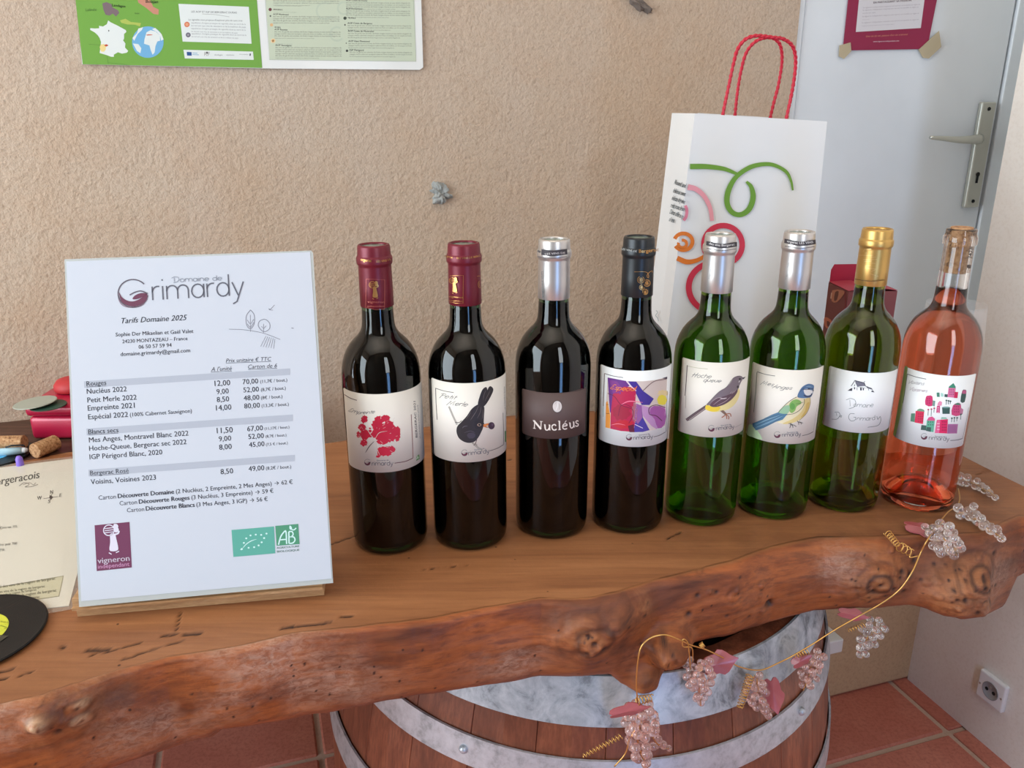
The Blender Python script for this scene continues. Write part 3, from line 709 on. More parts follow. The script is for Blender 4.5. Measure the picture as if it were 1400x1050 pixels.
# crumpled white lump in the plaster, and a stone chip higher up
def lump(name, px, py, rx, rz, amp, m, seed):
    c = onwall(px, py, .0); bm = bmesh.new(); bmesh.ops.create_icosphere(bm, subdivisions=4, radius=1.0)
    r = np.random.RandomState(seed)
    for v in bm.verts:
        p = np.array(v.co); q = p * np.array([rx, .010, rz])
        k = 1 + amp * float(fbm(p[0] * 2.5 + seed, p[2] * 2.5 + p[1], 4)) * 2.4
        v.co = q * k
    bm.transform(Matrix.Rotation(YAW, 4, 'Z') @ Matrix.Rotation(.5, 4, 'Y'))
    bm.transform(Matrix.Translation(tuple(c)))
    return obj(name, bm, m)
M_crump = mat('crumpled_white_filler', srgb(206, 208, 204), .45); _t = NT(M_crump); _co = _t.coords(); _t.norm(_t.bump(_t.noise(_co, 180, 5, .8, 1.5), 1.0, .006))
tag(lump('wall_filler_lump', 602, 265, .015, .012, .9, M_crump, 3), 'small crumpled white lump stuck in the tan plaster wall', 'filler')
M_stone = mat('grey_stone', srgb(120, 108, 100), .9)
tag(lump('stone_chip', 866, 0, .026, .007, .8, M_stone, 9), 'grey stone chip showing at the top of the tan wall', 'stone')

# white ledge box on the low step wall
pl = np.array(onz(1154, 874, -.405)); la, ln, lz = wall_an(pl)
bm = bmesh.new(); box(bm, la - .16, la, ln, gn, -.430, -.405, WALLM, .002)
led = tag(obj('wall_ledge', bm, M_whitebox), 'small white ledge on the ochre wall beneath the plank, right of the barrel', 'ledge')

# socket
sP = wp(ga + .004, gn, 0)
cs = onplane(1360, 943, sP, W); ca, cn, czz = wall_an(cs)
SM = Matrix(((-N[0], -W[0], 0, cs[0]), (-N[1], -W[1], 0, cs[1]), (0, 0, 1, cs[2]), (0, 0, 0, 1)))   # x towards the room, y out of the wall (-y into it)
c4 = [onplane(*p, sP, W) for p in ((1348.5, 910), (1383, 937), (1373.5, 974), (1337.5, 940))]
hw = np.mean([abs((p - cs) @ -N) for p in c4]); hh = np.mean([abs(p[2] - cs[2]) for p in c4])
bm = bmesh.new(); box(bm, -hw, hw, 0, .009, -hh, hh, SM, .003, 3)
sock = tag(obj('wall_socket', bm, M_white), 'white square power socket low on the pale right wall', 'socket')
R90 = SM @ Matrix.Rotation(-math.pi / 2, 4, 'X')
b2 = lathe([(hw * .60, .0088), (hw * .60, .0098), (hw * .56, .0102), (hw * .545, .0093), (0, .0093), (0, .0088)], 40); b2.transform(R90)
obj('socket_well', b2, mat('socket_recess_shade', srgb(150, 152, 154), .4), sock, True)  # flat disc on the plate, its grey paints the shade of a recess
for x, z in ((-hw * .26, 0), (hw * .26, 0)):
    b2 = lathe([(0, .0097), (.0030, .0097), (.0030, .009), (0, .009)], 14); b2.transform(SM @ Matrix.Translation((x, 0.0, z)) @ Matrix.Rotation(-math.pi / 2, 4, 'X')); obj('pin_hole', b2, M_hole, sock)
b2 = lathe([(0, .011), (.002, .0105), (.0024, .002), (0, .002)], 14); b2.transform(SM @ Matrix.Translation((0, 0, hw * .25)) @ Matrix.Rotation(-math.pi / 2, 4, 'X')); obj('earth_pin', b2, M_alu, sock)
for x in (-hw * .8, hw * .8):
    b2 = lathe([(0, .0095), (.0016, .0095), (.0016, .008), (0, .008)], 12); b2.transform(SM @ Matrix.Translation((x, 0, 0)) @ Matrix.Rotation(-math.pi / 2, 4, 'X')); obj('screw', b2, M_alu, sock)

# ------------------------------------------------------------------ the live-edge plank
front_px = [(0, 966), (63, 951), (114, 933), (171, 916), (229, 901), (286, 893), (329, 886), (400, 869), (489, 860), (589, 848), (666, 833), (739, 821), (800, 821), (844, 814), (890, 800), (1000, 775), (1060, 755), (1125, 743), (1200, 742), (1290, 738), (1345, 736), (1400, 712)]
fw = [onz(*p) for p in front_px]
fx = np.array([-1.3, -1.0, -.7, -.5] + [p[0] for p in fw] + [.60, .66, .72, .78]); fy = np.array([.26, .33, .40, .455] + [p[1] for p in fw] + [.762, .755, .745, .74])
bx_ = np.array([-1.3, -1.0, -.75, -.637, -.569, -.40, -.30, -.237, -.117, -.002, .12, .30, .42, .50, .545, .563, .575, .59, .61, .64, .70, .78]); by_ = np.array([.84, .87, .90, .9219, .9640, .955, .967, .988, 1.043, 1.083, 1.10, 1.09, 1.05, 1.00, .965, .94, .895, .845, .825, .812, .79, .77])
bot_px = [(169, 1050), (206, 1038), (243, 1026), (286, 1017), (300, 1006), (357, 998), (400, 991), (453, 983), (489, 975), (533, 967), (565, 961), (636, 951), (695, 942), (739, 934), (800, 933), (836, 931), (850, 943), (873, 954), (893, 956), (902, 930), (925, 908), (934, 891), (967, 881), (1036, 863), (1079, 849), (1113, 840), (1150, 838), (1201, 838), (1245, 834), (1270, 836), (1295, 848), (1345, 852), (1367, 841), (1400, 787)]
Ff = lambda x: np.interp(x, fx, fy)
def on_front(px, py, off=0.0):
    x = .1
    for _ in range(12):
        p = ony(px, py, float(Ff(x)) - off); x = p[0]
    return p
bw = [on_front(*p) for p in bot_px]
ox = np.argsort([p[0] for p in bw]); zx = np.array([bw[i][0] for i in ox]); zz_ = np.array([bw[i][2] for i in ox])
zx = np.r_[-1.3, -.6, zx[:-1], .5395, .5435, zx[-1], .62, .7, .78]; zz_ = np.r_[-.10, -.105, zz_[:-1], -.102, -.076, zz_[-1], -.066, -.06, -.05]
sx = np.r_[np.linspace(-1.3, -.46, 90), np.linspace(-.458, .62, 620), np.linspace(.625, .78, 50)]
NTOP, NF, NU = 150, 64, 16
rows = []
FR = [(78, 980, .024, .007, 2), (108, 984, .0065, .006, 2), (112, 962, .0055, .004, 2), (52, 990, .0085, .006, 2), (40, 950, .03, .004, 2), (170, 1020, .04, .006, 2),
      (812, 872, .030, .014, 2), (858, 848, .020, .008, 2), (916, 884, .021, .030, 4), (885, 935, .018, .014, 3), (780, 870, .03, .004, 2),
      (1195, 795, .030, .010, 2), (1312, 812, .034, .020, 4), (1336, 785, .018, .009, 2), (1340, 830, .016, .008, 2), (1120, 790, .05, .006, 2), (1000, 830, .05, .006, 2), (1270, 765, .02, -.006, 2),
      (560, 900, .05, .004, 2), (350, 940, .06, .005, 2)]
bumps = []
for px, py, rad, amp, pw in FR:
    p = on_front(px, py, .01); bumps.append((p[0], p[2], rad, amp, pw))
V = []; att = {'face': [], 'knot': [], 'crack': [], 'pale': []}
cr = [((120, 888.6), (148, 887), 4.5), ((123, 896), (194, 878), 1.2), ((168, 900), (251, 875), 2), ((223, 868.6), (241, 866), 3), ((253, 867), (274, 865), 4), ((241, 864), (247, 836), 1.3), ((0, 918), (17, 914), 2.5), ((27, 923), (46, 917), 2), ((386, 858), (400, 856), 3),
      ((400, 857), (453, 850), 2.6), ((453, 846), (484, 840.5), 1.4), ((451, 744), (486, 732), 2.2), ((1335, 649), (1357, 640), 1.4), ((911, 737), (930, 727), 2.0), ((0, 928), (10, 926), 2.2), ((645, 636), (700, 628), 1.0), ((86, 883), (87, 884), 4), ((560, 780), (640, 772), .9)]
crw = [(onz(*a)[:2], onz(*b)[:2], w * .00046) for a, b, w in cr]
def seg_d(x, y, a, b):
    d = b - a; t = np.clip(((x - a[0]) * d[0] + (y - a[1]) * d[1]) / (d @ d + 1e-12), 0, 1)
    return np.hypot(x - a[0] - t * d[0], y - a[1] - t * d[1])
PALE = [(300, 935, .075), (230, 960, .06), (380, 900, .05), (25, 960, .05), (30, 1000, .05), (450, 930, .05), (1150, 770, .03), (1340, 800, .05), (700, 900, .03), (890, 935, .015)]
pale_w = [(lambda p, r: (p[0], p[2], r))(on_front(x, y), r) for x, y, r in PALE]
nv = NTOP + NF + NU + 4
S = sx[:, None]
yF = Ff(sx)[:, None]; yB = np.interp(sx, bx_, by_)[:, None]; zb = np.interp(sx, zx, zz_)[:, None]
yF = yF + .0016 * fbm(sx * 60, sx * 0, 3)[:, None]; yB = yB + .002 * fbm(sx * 50 + 9, sx * 0, 3)[:, None]
re = np.interp(sx, [-.5, .05, .15, .30, .5], [.0035, .004, .008, .014, .012])[:, None]
wid = yF - yB
u = np.linspace(0, 1, NTOP)[None, :] ** .8
Xt = S + 0 * u; Yt = yB + (yF + re - yB) * u; Zt = 0 * u + 0 * S
Zt = Zt + .0006 * fbm(Xt * 30, Yt * 90, 3) - .0002
ck = np.zeros_like(Xt)
for a, b, w_ in crw:
    d = seg_d(Xt + .002 * fbm(Xt * 300, Yt * 300, 2), Yt + .003 * fbm(Xt * 220 + 5, Yt * 260, 2), a, b); ck = np.maximum(ck, np.clip(1.5 - d / w_, 0, 1))
Zt = Zt - .0016 * ck
# front face
v = np.linspace(0, 1, NF)[None, :]
th = np.clip(v / .16, 0, 1) * math.pi / 2
tt = np.clip((v - .16) / .84, 0, 1)
bul = np.interp(sx, [-.5, 0, .2, .5], [.003, .003, .006, .008])[:, None]
Yf = yF + re - re * np.sin(th) - bul * np.sin(math.pi * tt) * (tt > 0) + .010 * np.clip((tt - .8) / .2, 0, 1) ** 2
Zf = -re * (1 - np.cos(th)) + (zb + re) * tt
Xf = S + 0 * v
kn = np.zeros_like(Xf)
for bx0, bz0, rad, amp, pw in bumps:
    d = np.hypot(Xf - bx0, (Zf - bz0) * 1.15) / rad
    g = np.exp(-d ** pw)
    Yf = Yf - amp * g * np.clip(v * 8, 0, 1)
    if amp > .0065 and rad > .01: kn = np.maximum(kn, np.exp(-(d / 1.25) ** 2))
# rings and pits inside the burls
rg = np.zeros_like(Xf)
for px, py, rad, frq, st_ in ((812, 872, .026, 10, .8), (1200, 796, .024, 12, .9), (1335, 785, .030, 15, .8), (1345, 835, .014, 9, .6), (60, 990, .012, 7, .6), (106, 968, .010, 8, .8), (112, 985, .008, 7, .8), (916, 884, .016, 7, .35), (1005, 815, .012, 9, .3)):
    p = on_front(px, py, .01); d = np.hypot(Xf - p[0], (Zf - p[2]) * 1.2) + rad * .30 * fbm(Xf * 90, Zf * 90, 3)
    e = np.exp(-(d / rad) ** 2); w3 = .5 + .5 * np.cos(d / rad * frq)
    Yf = Yf + .0016 * (w3 - .5) * e; rg = np.maximum(rg, st_ * e * w3 ** 3)
for k in range(110):
    q = random.Random(k + 5); cxp, cyp, sp = q.choice([(75, 980, 34), (1200, 800, 40), (1320, 790, 50), (1330, 800, 40), (812, 872, 26), (1260, 780, 40), (885, 880, 30), (1000, 810, 60)])
    p = on_front(cxp + q.uniform(-sp, sp), cyp + q.uniform(-sp, sp) * .6, .01); rr = q.uniform(.0010, .0036); sg = q.choice([-.8, 1])
    d = np.hypot(Xf - p[0], Zf - p[2]); Yf = Yf - sg * .9 * rr * np.exp(-(d / rr) ** 2)
    if sg < 0: rg = np.maximum(rg, .9 * np.exp(-(d / rr) ** 2))
    else: rg = np.maximum(rg, .24 * np.exp(-((d - rr * 1.25) / (rr * .35)) ** 2))
for k in range(60):
    q = random.Random(k + 500); p = on_front(q.uniform(40, 1360), 0 + np.interp(q.random(), [0, 1], [0, 1]), .01)
    xx = p[0] if abs(p[0]) < .6 else .1; xx = q.uniform(-.42, .55); zz3 = q.uniform(-.085, -.01); rr = q.uniform(.0008, .0014)
    rg = np.maximum(rg, np.exp(-(np.hypot(Xf - xx, Zf - zz3) / rr) ** 4))
Yf = Yf + kn * (.013 * fbm(Xf * 55, Zf * 70, 4))
Yf = Yf + (.004 * fbm(Xf * 14, Zf * 40, 3) + .0011 * fbm(Xf * 60, Zf * 200, 3)) * np.clip(v * 6, 0, 1)
pa = np.zeros_like(Xf)
for x0, z0_, r0 in pale_w: pa = np.maximum(pa, np.exp(-(np.hypot(Xf - x0, (Zf - z0_) * 1.6) / r0) ** 2))
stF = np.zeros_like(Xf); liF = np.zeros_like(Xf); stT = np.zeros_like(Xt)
for px, py, r0, k0 in ((146, 962, .020, .8), (75, 950, .018, .35), (205, 985, .05, .4), (285, 1004, .03, .5), (560, 905, .03, .45), (510, 945, .045, .4), (762, 850, .018, .6), (1195, 795, .028, .7), (1100, 800, .03, .35), (1325, 790, .045, .5), (886, 925, .011, .8), (1050, 845, .05, .35), (1285, 838, .03, .5), (905, 850, .02, .4), (700, 915, .05, .3), (960, 800, .03, .3)):  # dark brown stains in the wood of the front face
    p = on_front(px, py, .01); stF = np.maximum(stF, k0 * np.exp(-(np.hypot((Xf - p[0]) * .7, (Zf - p[2]) * 1.3) / r0) ** 2))
for px, py, r0 in ((52, 990, .0075), (109, 985, .0055), (113, 962, .0040)):
    p = on_front(px, py, .01); d = np.hypot(Xf - p[0], Zf - p[2]) / r0; liF = np.maximum(liF, np.exp(-d ** 4) * (1 - .8 * np.exp(-((d - .45) / .12) ** 2)))
for px, py, r0, k0 in ((1180, 740, .06, .7), (1050, 745, .05, .5), (960, 740, .05, .35), (1260, 712, .06, .65), (1340, 700, .07, .6), (1100, 690, .07, .35), (500, 790, .03, .2), (930, 700, .05, .3), (1350, 650, .05, .4), (60, 930, .05, .2)):  # broad darker brown patches on the top, mostly towards the right
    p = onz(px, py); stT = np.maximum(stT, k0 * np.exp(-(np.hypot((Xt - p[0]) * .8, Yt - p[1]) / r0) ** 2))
stF = np.maximum(stF, np.interp(Xf, [.18, .30], [0, .35]))  # face turns darker brown towards the right end
# underside and back
w_ = np.linspace(0, 1, NU)[None, :]
Yu = 0 * S + Yf[:, -1:] + (yB - .004 - Yf[:, -1:]) * w_; Zu = Zf[:, -1:] + (np.minimum(-.070, -.0) - Zf[:, -1:]) * np.clip(w_ / .05, 0, 1); Xu = S + 0 * w_
w2 = np.linspace(0, 1, 4)[None, :]; Yk = yB + 0 * w2; Zk = -.070 + .0698 * w2 + 0 * S; Xk = S + 0 * w2
X = np.c_[Xt, Xf, Xu, Xk]; Y = np.c_[Yt, Yf, Yu, Yk]; Z = np.c_[Zt, Zf, Zu, Zk]
ns, ncr = X.shape
idx = np.arange(ns * ncr).reshape(ns, ncr)
q0 = idx[:-1]; q1 = idx[1:]; nx = np.roll(idx, -1, axis=1)
F4 = np.stack([idx[:-1], nx[:-1], nx[1:], idx[1:]], -1).reshape(-1, 4)
me = bpy.data.meshes.new('plank')
me.vertices.add(ns * ncr); me.vertices.foreach_set('co', np.stack([X, Y, Z], -1).ravel())
caps = [list(idx[0][::-1]), list(idx[-1])]
nl = F4.size + sum(len(c) for c in caps); me.loops.add(nl); me.polygons.add(len(F4) + 2)
me.loops.foreach_set('vertex_index', np.r_[F4[:, ::-1].ravel(), caps[0][::-1], caps[1][::-1]])
st = np.r_[np.arange(len(F4)) * 4, F4.size, F4.size + len(caps[0])]
me.polygons.foreach_set('loop_start', st)
me.update(calc_edges=True); me.validate()
zero = lambda a: np.zeros_like(a)
facea = np.c_[zero(Xt), np.clip((v - .01) * 30, 0, 1) + zero(Xf), zero(Xu) + 1, zero(Xk) + .5]
for nm, arr in (('face', facea), ('knot', np.c_[zero(Xt), kn, zero(Xu), zero(Xk)]), ('crack', np.c_[ck, zero(Xf), zero(Xu), zero(Xk)]), ('pale', np.c_[zero(Xt), pa, zero(Xu), zero(Xk)]), ('ring', np.c_[zero(Xt), rg, zero(Xu), zero(Xk)]), ('dark_tone', np.c_[stT, stF, zero(Xu) + .5, zero(Xk) + .5]), ('lite', np.c_[zero(Xt), liF, zero(Xu), zero(Xk)])):
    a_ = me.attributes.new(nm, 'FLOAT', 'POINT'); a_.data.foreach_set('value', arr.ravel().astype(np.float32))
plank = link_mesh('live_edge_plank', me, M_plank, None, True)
bm_ = bmesh.new(); bm_.from_mesh(me); bmesh.ops.recalc_face_normals(bm_, faces=bm_.faces); bm_.to_mesh(me); bm_.free()
tag(plank, 'long thick live-edge wooden plank counter with knotted front edge on a barrel', 'plank')

# dark board between plank and wall, at the left
bm = bmesh.new()
xs = [-1.25, -1.0, -.75, -.637, -.569, -.45, -.36]
lowr = [(x, float(np.interp(x, bx_, by_)) + .002) for x in xs]
wb = lambda x: WA[1] + (x - WA[0]) * math.tan(YAW) - .002
pts = lowr + [(x, wb(x)) for x in (-.36, -1.25)]
a_ = [bm.verts.new((x, y, -.0006)) for x, y in pts]; b_ = [bm.verts.new((x, y, -.032)) for x, y in pts]
bm.faces.new(a_); bm.faces.new(b_[::-1])
for i in range(len(a_)): j = (i + 1) % len(a_); bm.faces.new((a_[j], a_[i], b_[i], b_[j]))
bmesh.ops.recalc_face_normals(bm, faces=bm.faces)
tag(obj('wall_board', bm, M_board), 'dark brown board between the plank and the tan wall, at far left', 'board')

# ------------------------------------------------------------------ barrel
BC = np.array([.0907, .9285, -.1]); ax = np.array([.0265, -.0427, 1.]); ax /= np.linalg.norm(ax)
e1 = np.cross([0, 1, 0], ax); e1 /= np.linalg.norm(e1); e2 = np.cross(ax, e1)
BM = Matrix(((e1[0], e2[0], ax[0], BC[0]), (e1[1], e2[1], ax[1], BC[1]), (e1[2], e2[2], ax[2], BC[2]), (0, 0, 0, 1)))
def br(z):                      # outer radius at height z (counter frame)
    d = z + .40
    return .3339 - (.5253 if d > 0 else 1.2) * d * d
ZT, ZBOT = -.0885, FZ + .014
barrel = empty('barrel', (BC[0], BC[1], FZ), 'oak barrel with galvanised hoops standing beneath the plank', 'barrel')
BO = Vector((BC[0], BC[1], FZ))
NS = 28
for k in range(NS):
    a0 = 2 * math.pi * k / NS; a1 = 2 * math.pi * (k + 1) / NS; g = .0005
    bm = bmesh.new(); rows_ = []
    for z in np.linspace(ZBOT, ZT, 14):
        R_ = br(z) - .0015; row = []
        for (q, rr) in ((a0 + g, R_ - .022), (a0 + g, R_ - .0008), (a0 + g * 5, R_), ((a0 + a1) / 2, R_ + .0004), (a1 - g * 5, R_), (a1 - g, R_ - .0008), (a1 - g, R_ - .022)):
            row.append(bm.verts.new((rr * math.cos(q), rr * math.sin(q), z + .1)))
        rows_.append(row)
    for A_, B_ in zip(rows_[:-1], rows_[1:]):
        for i in range(7): j = (i + 1) % 7; bm.faces.new((A_[i], A_[j], B_[j], B_[i]))
    bm.faces.new(rows_[0][::-1]); bm.faces.new(rows_[-1])
    bm.transform(BM); bmesh.ops.recalc_face_normals(bm, faces=bm.faces); bm.transform(Matrix.Translation(-BO))
    obj('stave', bm, M_stave, barrel)
def hoop(z0, z1, m, name='hoop', th=.0022):
    prof = []
    zs = np.linspace(z0, z1, 7)
    for z in zs: prof.append((br(z) + .0004 + th, z + .1))
    for z in zs[::-1]: prof.append((br(z) + .0002, z + .1))
    b = lathe(prof, 120, True); b.transform(BM); b.transform(Matrix.Translation(-BO))
    for f in b.faces: f.smooth = True
    o = obj(name, b, m, barrel); md = o.modifiers.new('e', 'EDGE_SPLIT'); md.split_angle = math.radians(40); return o
hoop(-.0865, -.1352, M_galv); hoop(-.1692, -.2004, M_galv2); hoop(-.285, -.322, M_galv2); hoop(-.50, -.53, M_galv2)
b = lathe([(0, -.015), (br(-.11) - .023, -.015), (br(-.11) - .023, -.03), (0, -.03)], 60); b.transform(BM); b.transform(Matrix.Translation(-BO))
obj('barrel_head', b, M_headwood, barrel)
# rivets on the hoops
for z, a in ((-.111, 3.9), (-.185, 5.5), (-.185, 4.25)):
    R_ = br(z) + .0026; b = bmesh.new(); bmesh.ops.create_uvsphere(b, u_segments=14, v_segments=8, radius=.0048)
    b.transform(BM @ Matrix.Translation((R_ * math.cos(a), R_ * math.sin(a), z + .1))); b.transform(Matrix.Translation(-BO)); obj('rivet', b, M_galv2, barrel, True)

# ------------------------------------------------------------------ bottles
BXY = [(-.12482, .73637), (-.04343, .74312), (.04061, .76473), (.12188, .77414), (.20308, .78916), (.28424, .80232), (.36738, .81729), (.45175, .81747)]
RB = .0375
OUT = [(.0375, .012), (.0375, .170), (.0374, .178), (.0367, .186), (.0353, .1925), (.0332, .1985), (.0302, .2045), (.0266, .2095), (.0228, .2135), (.0193, .217), (.0170, .2205), (.0156, .2245), (.0150, .230), (.0146, .240), (.0141, .262), (.0139, .282)]
PUNT = [(0, .030), (.006, .0295), (.012, .026), (.018, .019), (.024, .009), (.0275, .003), (.0305, .0004), (.033, .0002), (.0355, .0022), (.0369, .006)]
def bottle_shell(neck_lip, clear=False):
    lip = [(.0139, .2835), (.0156, .2842), (.0160, .286), (.0160, .2915), (.0150, .2935), (.0143, .2945), (.0141, .2990), (.0132, .3000)] if neck_lip else [(.0139, .298)]
    inner_top = [(.0108, .2998), (.0104, .297), (.0104, .240)] if neck_lip else [(.0108, .298), (.0104, .24)]
    inn = inner_top + [(.0120, .226), (.0146, .2195), (.0192, .2135), (.0238, .2088), (.0275, .2035), (.0305, .1975), (.0326, .191), (.0340, .183), (.0345, .173), (.0347, .03), (.0345, .014), (.033, .0085), (.030, .0078), (.0262, .0105), (.0225, .017), (.0165, .0265), (.0100, .0325), (0, .034)]
    return PUNT + OUT + lip + inn
INN = [(.0106, .240), (.0122, .2262), (.0148, .2197), (.0194, .2137), (.0240, .2090), (.0277, .2037), (.0307, .1977), (.0328, .1912), (.0342, .1832), (.0347, .173), (.0349, .03), (.0347, .0138), (.0332, .0083), (.030, .0076), (.0264, .0103), (.0227, .0168), (.0167, .0263), (.0102, .0323), (0, .0338)]
def prof_smooth(p, n=3):
    out = []
    for i in range(len(p) - 1):
        out.append(p[i])
    return p
_shells = {}
def shell_mesh(key, prof, m, seg=96):
    if key not in _shells:
        b = lathe(prof, seg); me = bpy.data.meshes.new(key); b.to_mesh(me); b.free(); me.materials.append(m)
        me.polygons.foreach_set('use_smooth', [True] * len(me.polygons)); _shells[key] = me
    return _shells[key]
def linkmesh(name, me, parent):
    o = bpy.data.objects.new(name, me); COL.objects.link(o); o.parent = parent; return o
def sharp(o, deg=35):
    m = o.modifiers.new('e', 'EDGE_SPLIT'); m.split_angle = math.radians(deg)
def label_patch(i, a0, a1, z0, z1, m, parent, corner=.0015, name='label'):
    x, y = BXY[i]; th0 = math.atan2(-y, -x); R_ = RB + .00022
    n = 48; vs = []; fs = []
    for k in range(n + 1):
        a = th0 + (a0 + (a1 - a0) * k / n) / RB
        dz = corner * (1 if k in (0, n) else 0)
        for rr, zz in ((R_, z0 + dz), (R_, z1 - dz)): vs.append((rr * math.cos(a), rr * math.sin(a), zz))
    for k in range(n): fs.append((2 * k, 2 * k + 2, 2 * k + 3, 2 * k + 1))
    o = pyobj(name, vs, fs, m, parent, True)
    md = o.modifiers.new('t', 'SOLIDIFY'); md.thickness = .00015; md.offset = -1
    return o
def lart(i, ox, oy, sc): return Art(cyl_map(BXY[i][0], BXY[i][1], RB + .00024), ox, oy, sc, cut=2.2)
def capart(i, ox, oy, sc, R_=.0161):
    a = Art(cyl_map(BXY[i][0], BXY[i][1], R_), ox, oy, sc, cut=1.6); a.lay = 3; return a

def bottle(i, kind, cap, lab, labm, text, hasliq=True):
    x, y = BXY[i]
    root = empty('wine_bottle', (x, y, 0), text, 'bottle', 'wine bottles in a row on the plank')
    gm = {'red': M_glass_dark, 'green': M_glass_green, 'olive': M_glass_olive, 'rose': M_glass_clear}[kind]
    linkmesh('glass', shell_mesh('glass_' + kind, bottle_shell(kind == 'rose'), gm), root)
    lm = {'red': M_redwine, 'green': M_whitewine, 'olive': M_whitewine, 'rose': M_rose}[kind]
    p = ([(0, .2405)] + INN) if kind == 'rose' else ([(0, .2405)] + INN)
    linkmesh('wine', shell_mesh('wine_' + kind, p, lm), root)
    if cap:
        cp = [(.0153, .244), (.0155, .2443), (.0153, .262), (.0150, .2805), (.0152, .2822), (.0162, .2832), (.0164, .285), (.0164, .2885), (.0158, .2900), (.0153, .2905), (.0152, .2915), (.0148, .2985), (.0141, .3003), (.0124, .3005), (.0118, .2992)]
        c = linkmesh('capsule', shell_mesh('capsule_' + cap.name, cp + [(.0116, .2985), (.0120, .2975), (.0146, .244)][0:0] + [(.0117, .2975), (.0139, .2965), (.0145, .282), (.0148, .244)], cap, 72), root)
        d = linkmesh('capsule_window', shell_mesh('capsule_top_' + ('gold' if cap is M_cap_gold else 'clear'), [(0, .2988), (.0119, .2988), (.0119, .2975), (0, .2975)], M_cap_gold if cap is M_cap_gold else M_captop, 40), c)
        b = lathe([(0, .297), (.0102, .297), (.0102, .255), (0, .255)], 32); 
        obj('cork', b, M_cork, root)
    L = None
    if lab: L = label_patch(i, lab[0], lab[1], lab[2], lab[3], labm, root)
    return root, L
CREAM = M_paper
b1, l1 = bottle(0, 'red', M_cap_red, (-.0475, .062, .0908, .1694), CREAM, 'dark red wine bottle with a red vine leaf on its label, beside the price sign')
b2_, l2 = bottle(1, 'red', M_cap_red, (-.0413, .055, .0978, .1772), CREAM, 'dark red wine bottle with a black bird on its label and burgundy capsule')
b3, l3 = bottle(2, 'red', M_cap_silver, (-.0340, .0392, .1123, .159), M_brownlabel, 'dark wine bottle with a plain brown label and silver capsule')
b4, l4 = bottle(3, 'red', M_cap_black, (-.0385, .052, .0992, .1781), M_paperw, 'dark wine bottle with a colourful abstract painting label and black capsule')
b5, l5 = bottle(4, 'green', M_cap_silver, (-.0315, .0535, .1026, .181), CREAM, 'green wine bottle with a grey and yellow bird on its label')
b6, l6 = bottle(5, 'green', M_cap_silver, (-.0385, .0495, .0893, .1687), CREAM, 'green wine bottle with a blue, green and yellow bird on its label')
b7, l7 = bottle(6, 'olive', M_cap_gold, (-.0317, .052, .0947, .1603), M_paperw, 'green wine bottle with gold capsule and white handwritten label with a house')
b8, l8 = bottle(7, 'rose', None, (-.0368, .0450, .0768, .1566), M_paperw, 'clear bottle of pink rose wine with bare cork and village label, at the right end')
# the rose bottle: cork in the bare neck
b = lathe([(0, .3012), (.0100, .3012), (.0104, .3005), (.01042, .298), (.01042, .2565), (.0100, .2556), (0, .2556)], 40)
ck_ = obj('cork', b, M_cork, b8); 
OR = lambda i: (BXY[i][0], BXY[i][1], 0)

# label 1: vine leaf
A = lart(0, 470, 520, 8.075)
A.line([(5, 155), (70, 195), (143, 220)], 7, (96, 52, 60), 2, 4)
A.script('Empreinte', (48, 345), (345, 362), 24, 4.2, (84, 80, 84), .45, (200, 372), wob=.12, seed=2)
RED = (206, 30, 62)
for cx, cy_, rx, ry, sd in ((225, 430, 38, 42, 1), (200, 520, 45, 35, 2), (235, 600, 48, 60, 3), (225, 690, 40, 36, 4), (165, 600, 24, 34, 5), (385, 450, 50, 52, 6), (455, 420, 52, 38, 7), (360, 500, 50, 60, 31), (420, 580, 90, 80, 32), (480, 540, 80, 80, 33), (400, 540, 78, 70, 8), (500, 500, 60, 60, 9), (560, 560, 62, 60, 10), (500, 610, 85, 70, 11), (590, 620, 34, 50, 12), (440, 660, 70, 50, 13), (460, 780, 80, 56, 14), (530, 760, 36, 34, 15), (400, 800, 32, 40, 16), (340, 590, 34, 40, 17), (290, 560, 20, 16, 18), (290, 530, 12, 10, 19), (375, 840, 22, 14, 20), (290, 610, 26, 24, 21)):
    A.blob(cx, cy_, rx, ry, RED, .24, sd, lay=2)
rr_ = random.Random(5)
for k in range(34):
    x0, y0 = rr_.uniform(150, 600), rr_.uniform(400, 800); a = math.atan2(640 - y0, 340 - x0) + rr_.uniform(-.4, .4); l = rr_.uniform(14, 40)
    A.line([(x0, y0), (x0 + l * math.cos(a), y0 + l * math.sin(a))], rr_.uniform(2, 5), (228, 214, 204), 3, taper=True)
for q in (((330, 650), (270, 560), (230, 480)), ((345, 660), (400, 720), (500, 730)), ((345, 650), (390, 580), (480, 560)), ((350, 660), (370, 760), (400, 830)), ((330, 650), (300, 720), (250, 760))): A.line(q, 6, (226, 212, 202), 3, 5, True)
A.line([(338, 672), (285, 725), (238, 800)], 8, (84, 60, 58), 4, 4, True)
A.line([(745, 375), (758, 640), (765, 855)], 9, (160, 124, 120), 2, 4); A.line([(765, 858), (680, 895), (560, 915)], 7, (110, 52, 62), 3, 4)
logo(A, 262, 905, 34, (312, 940), (545, 938), 30, 6, ((362, 892), (495, 886), 7))
A.text('BERGERAC 2021', (815, 630), (792, 230), (90, 80, 84), .03, h=34)
A.text("mis en bouteille au domaine grimardy", (848, 640), (820, 270), (140, 134, 134), h=22)
A.poly([(800, 845), (832, 815), (838, 865), (802, 890)], (104, 140, 84), 2); A.script('AB', (806, 875), (830, 852), 14, 3, (226, 232, 216), lay=3)
A.build('label_print', l1, OR(0))
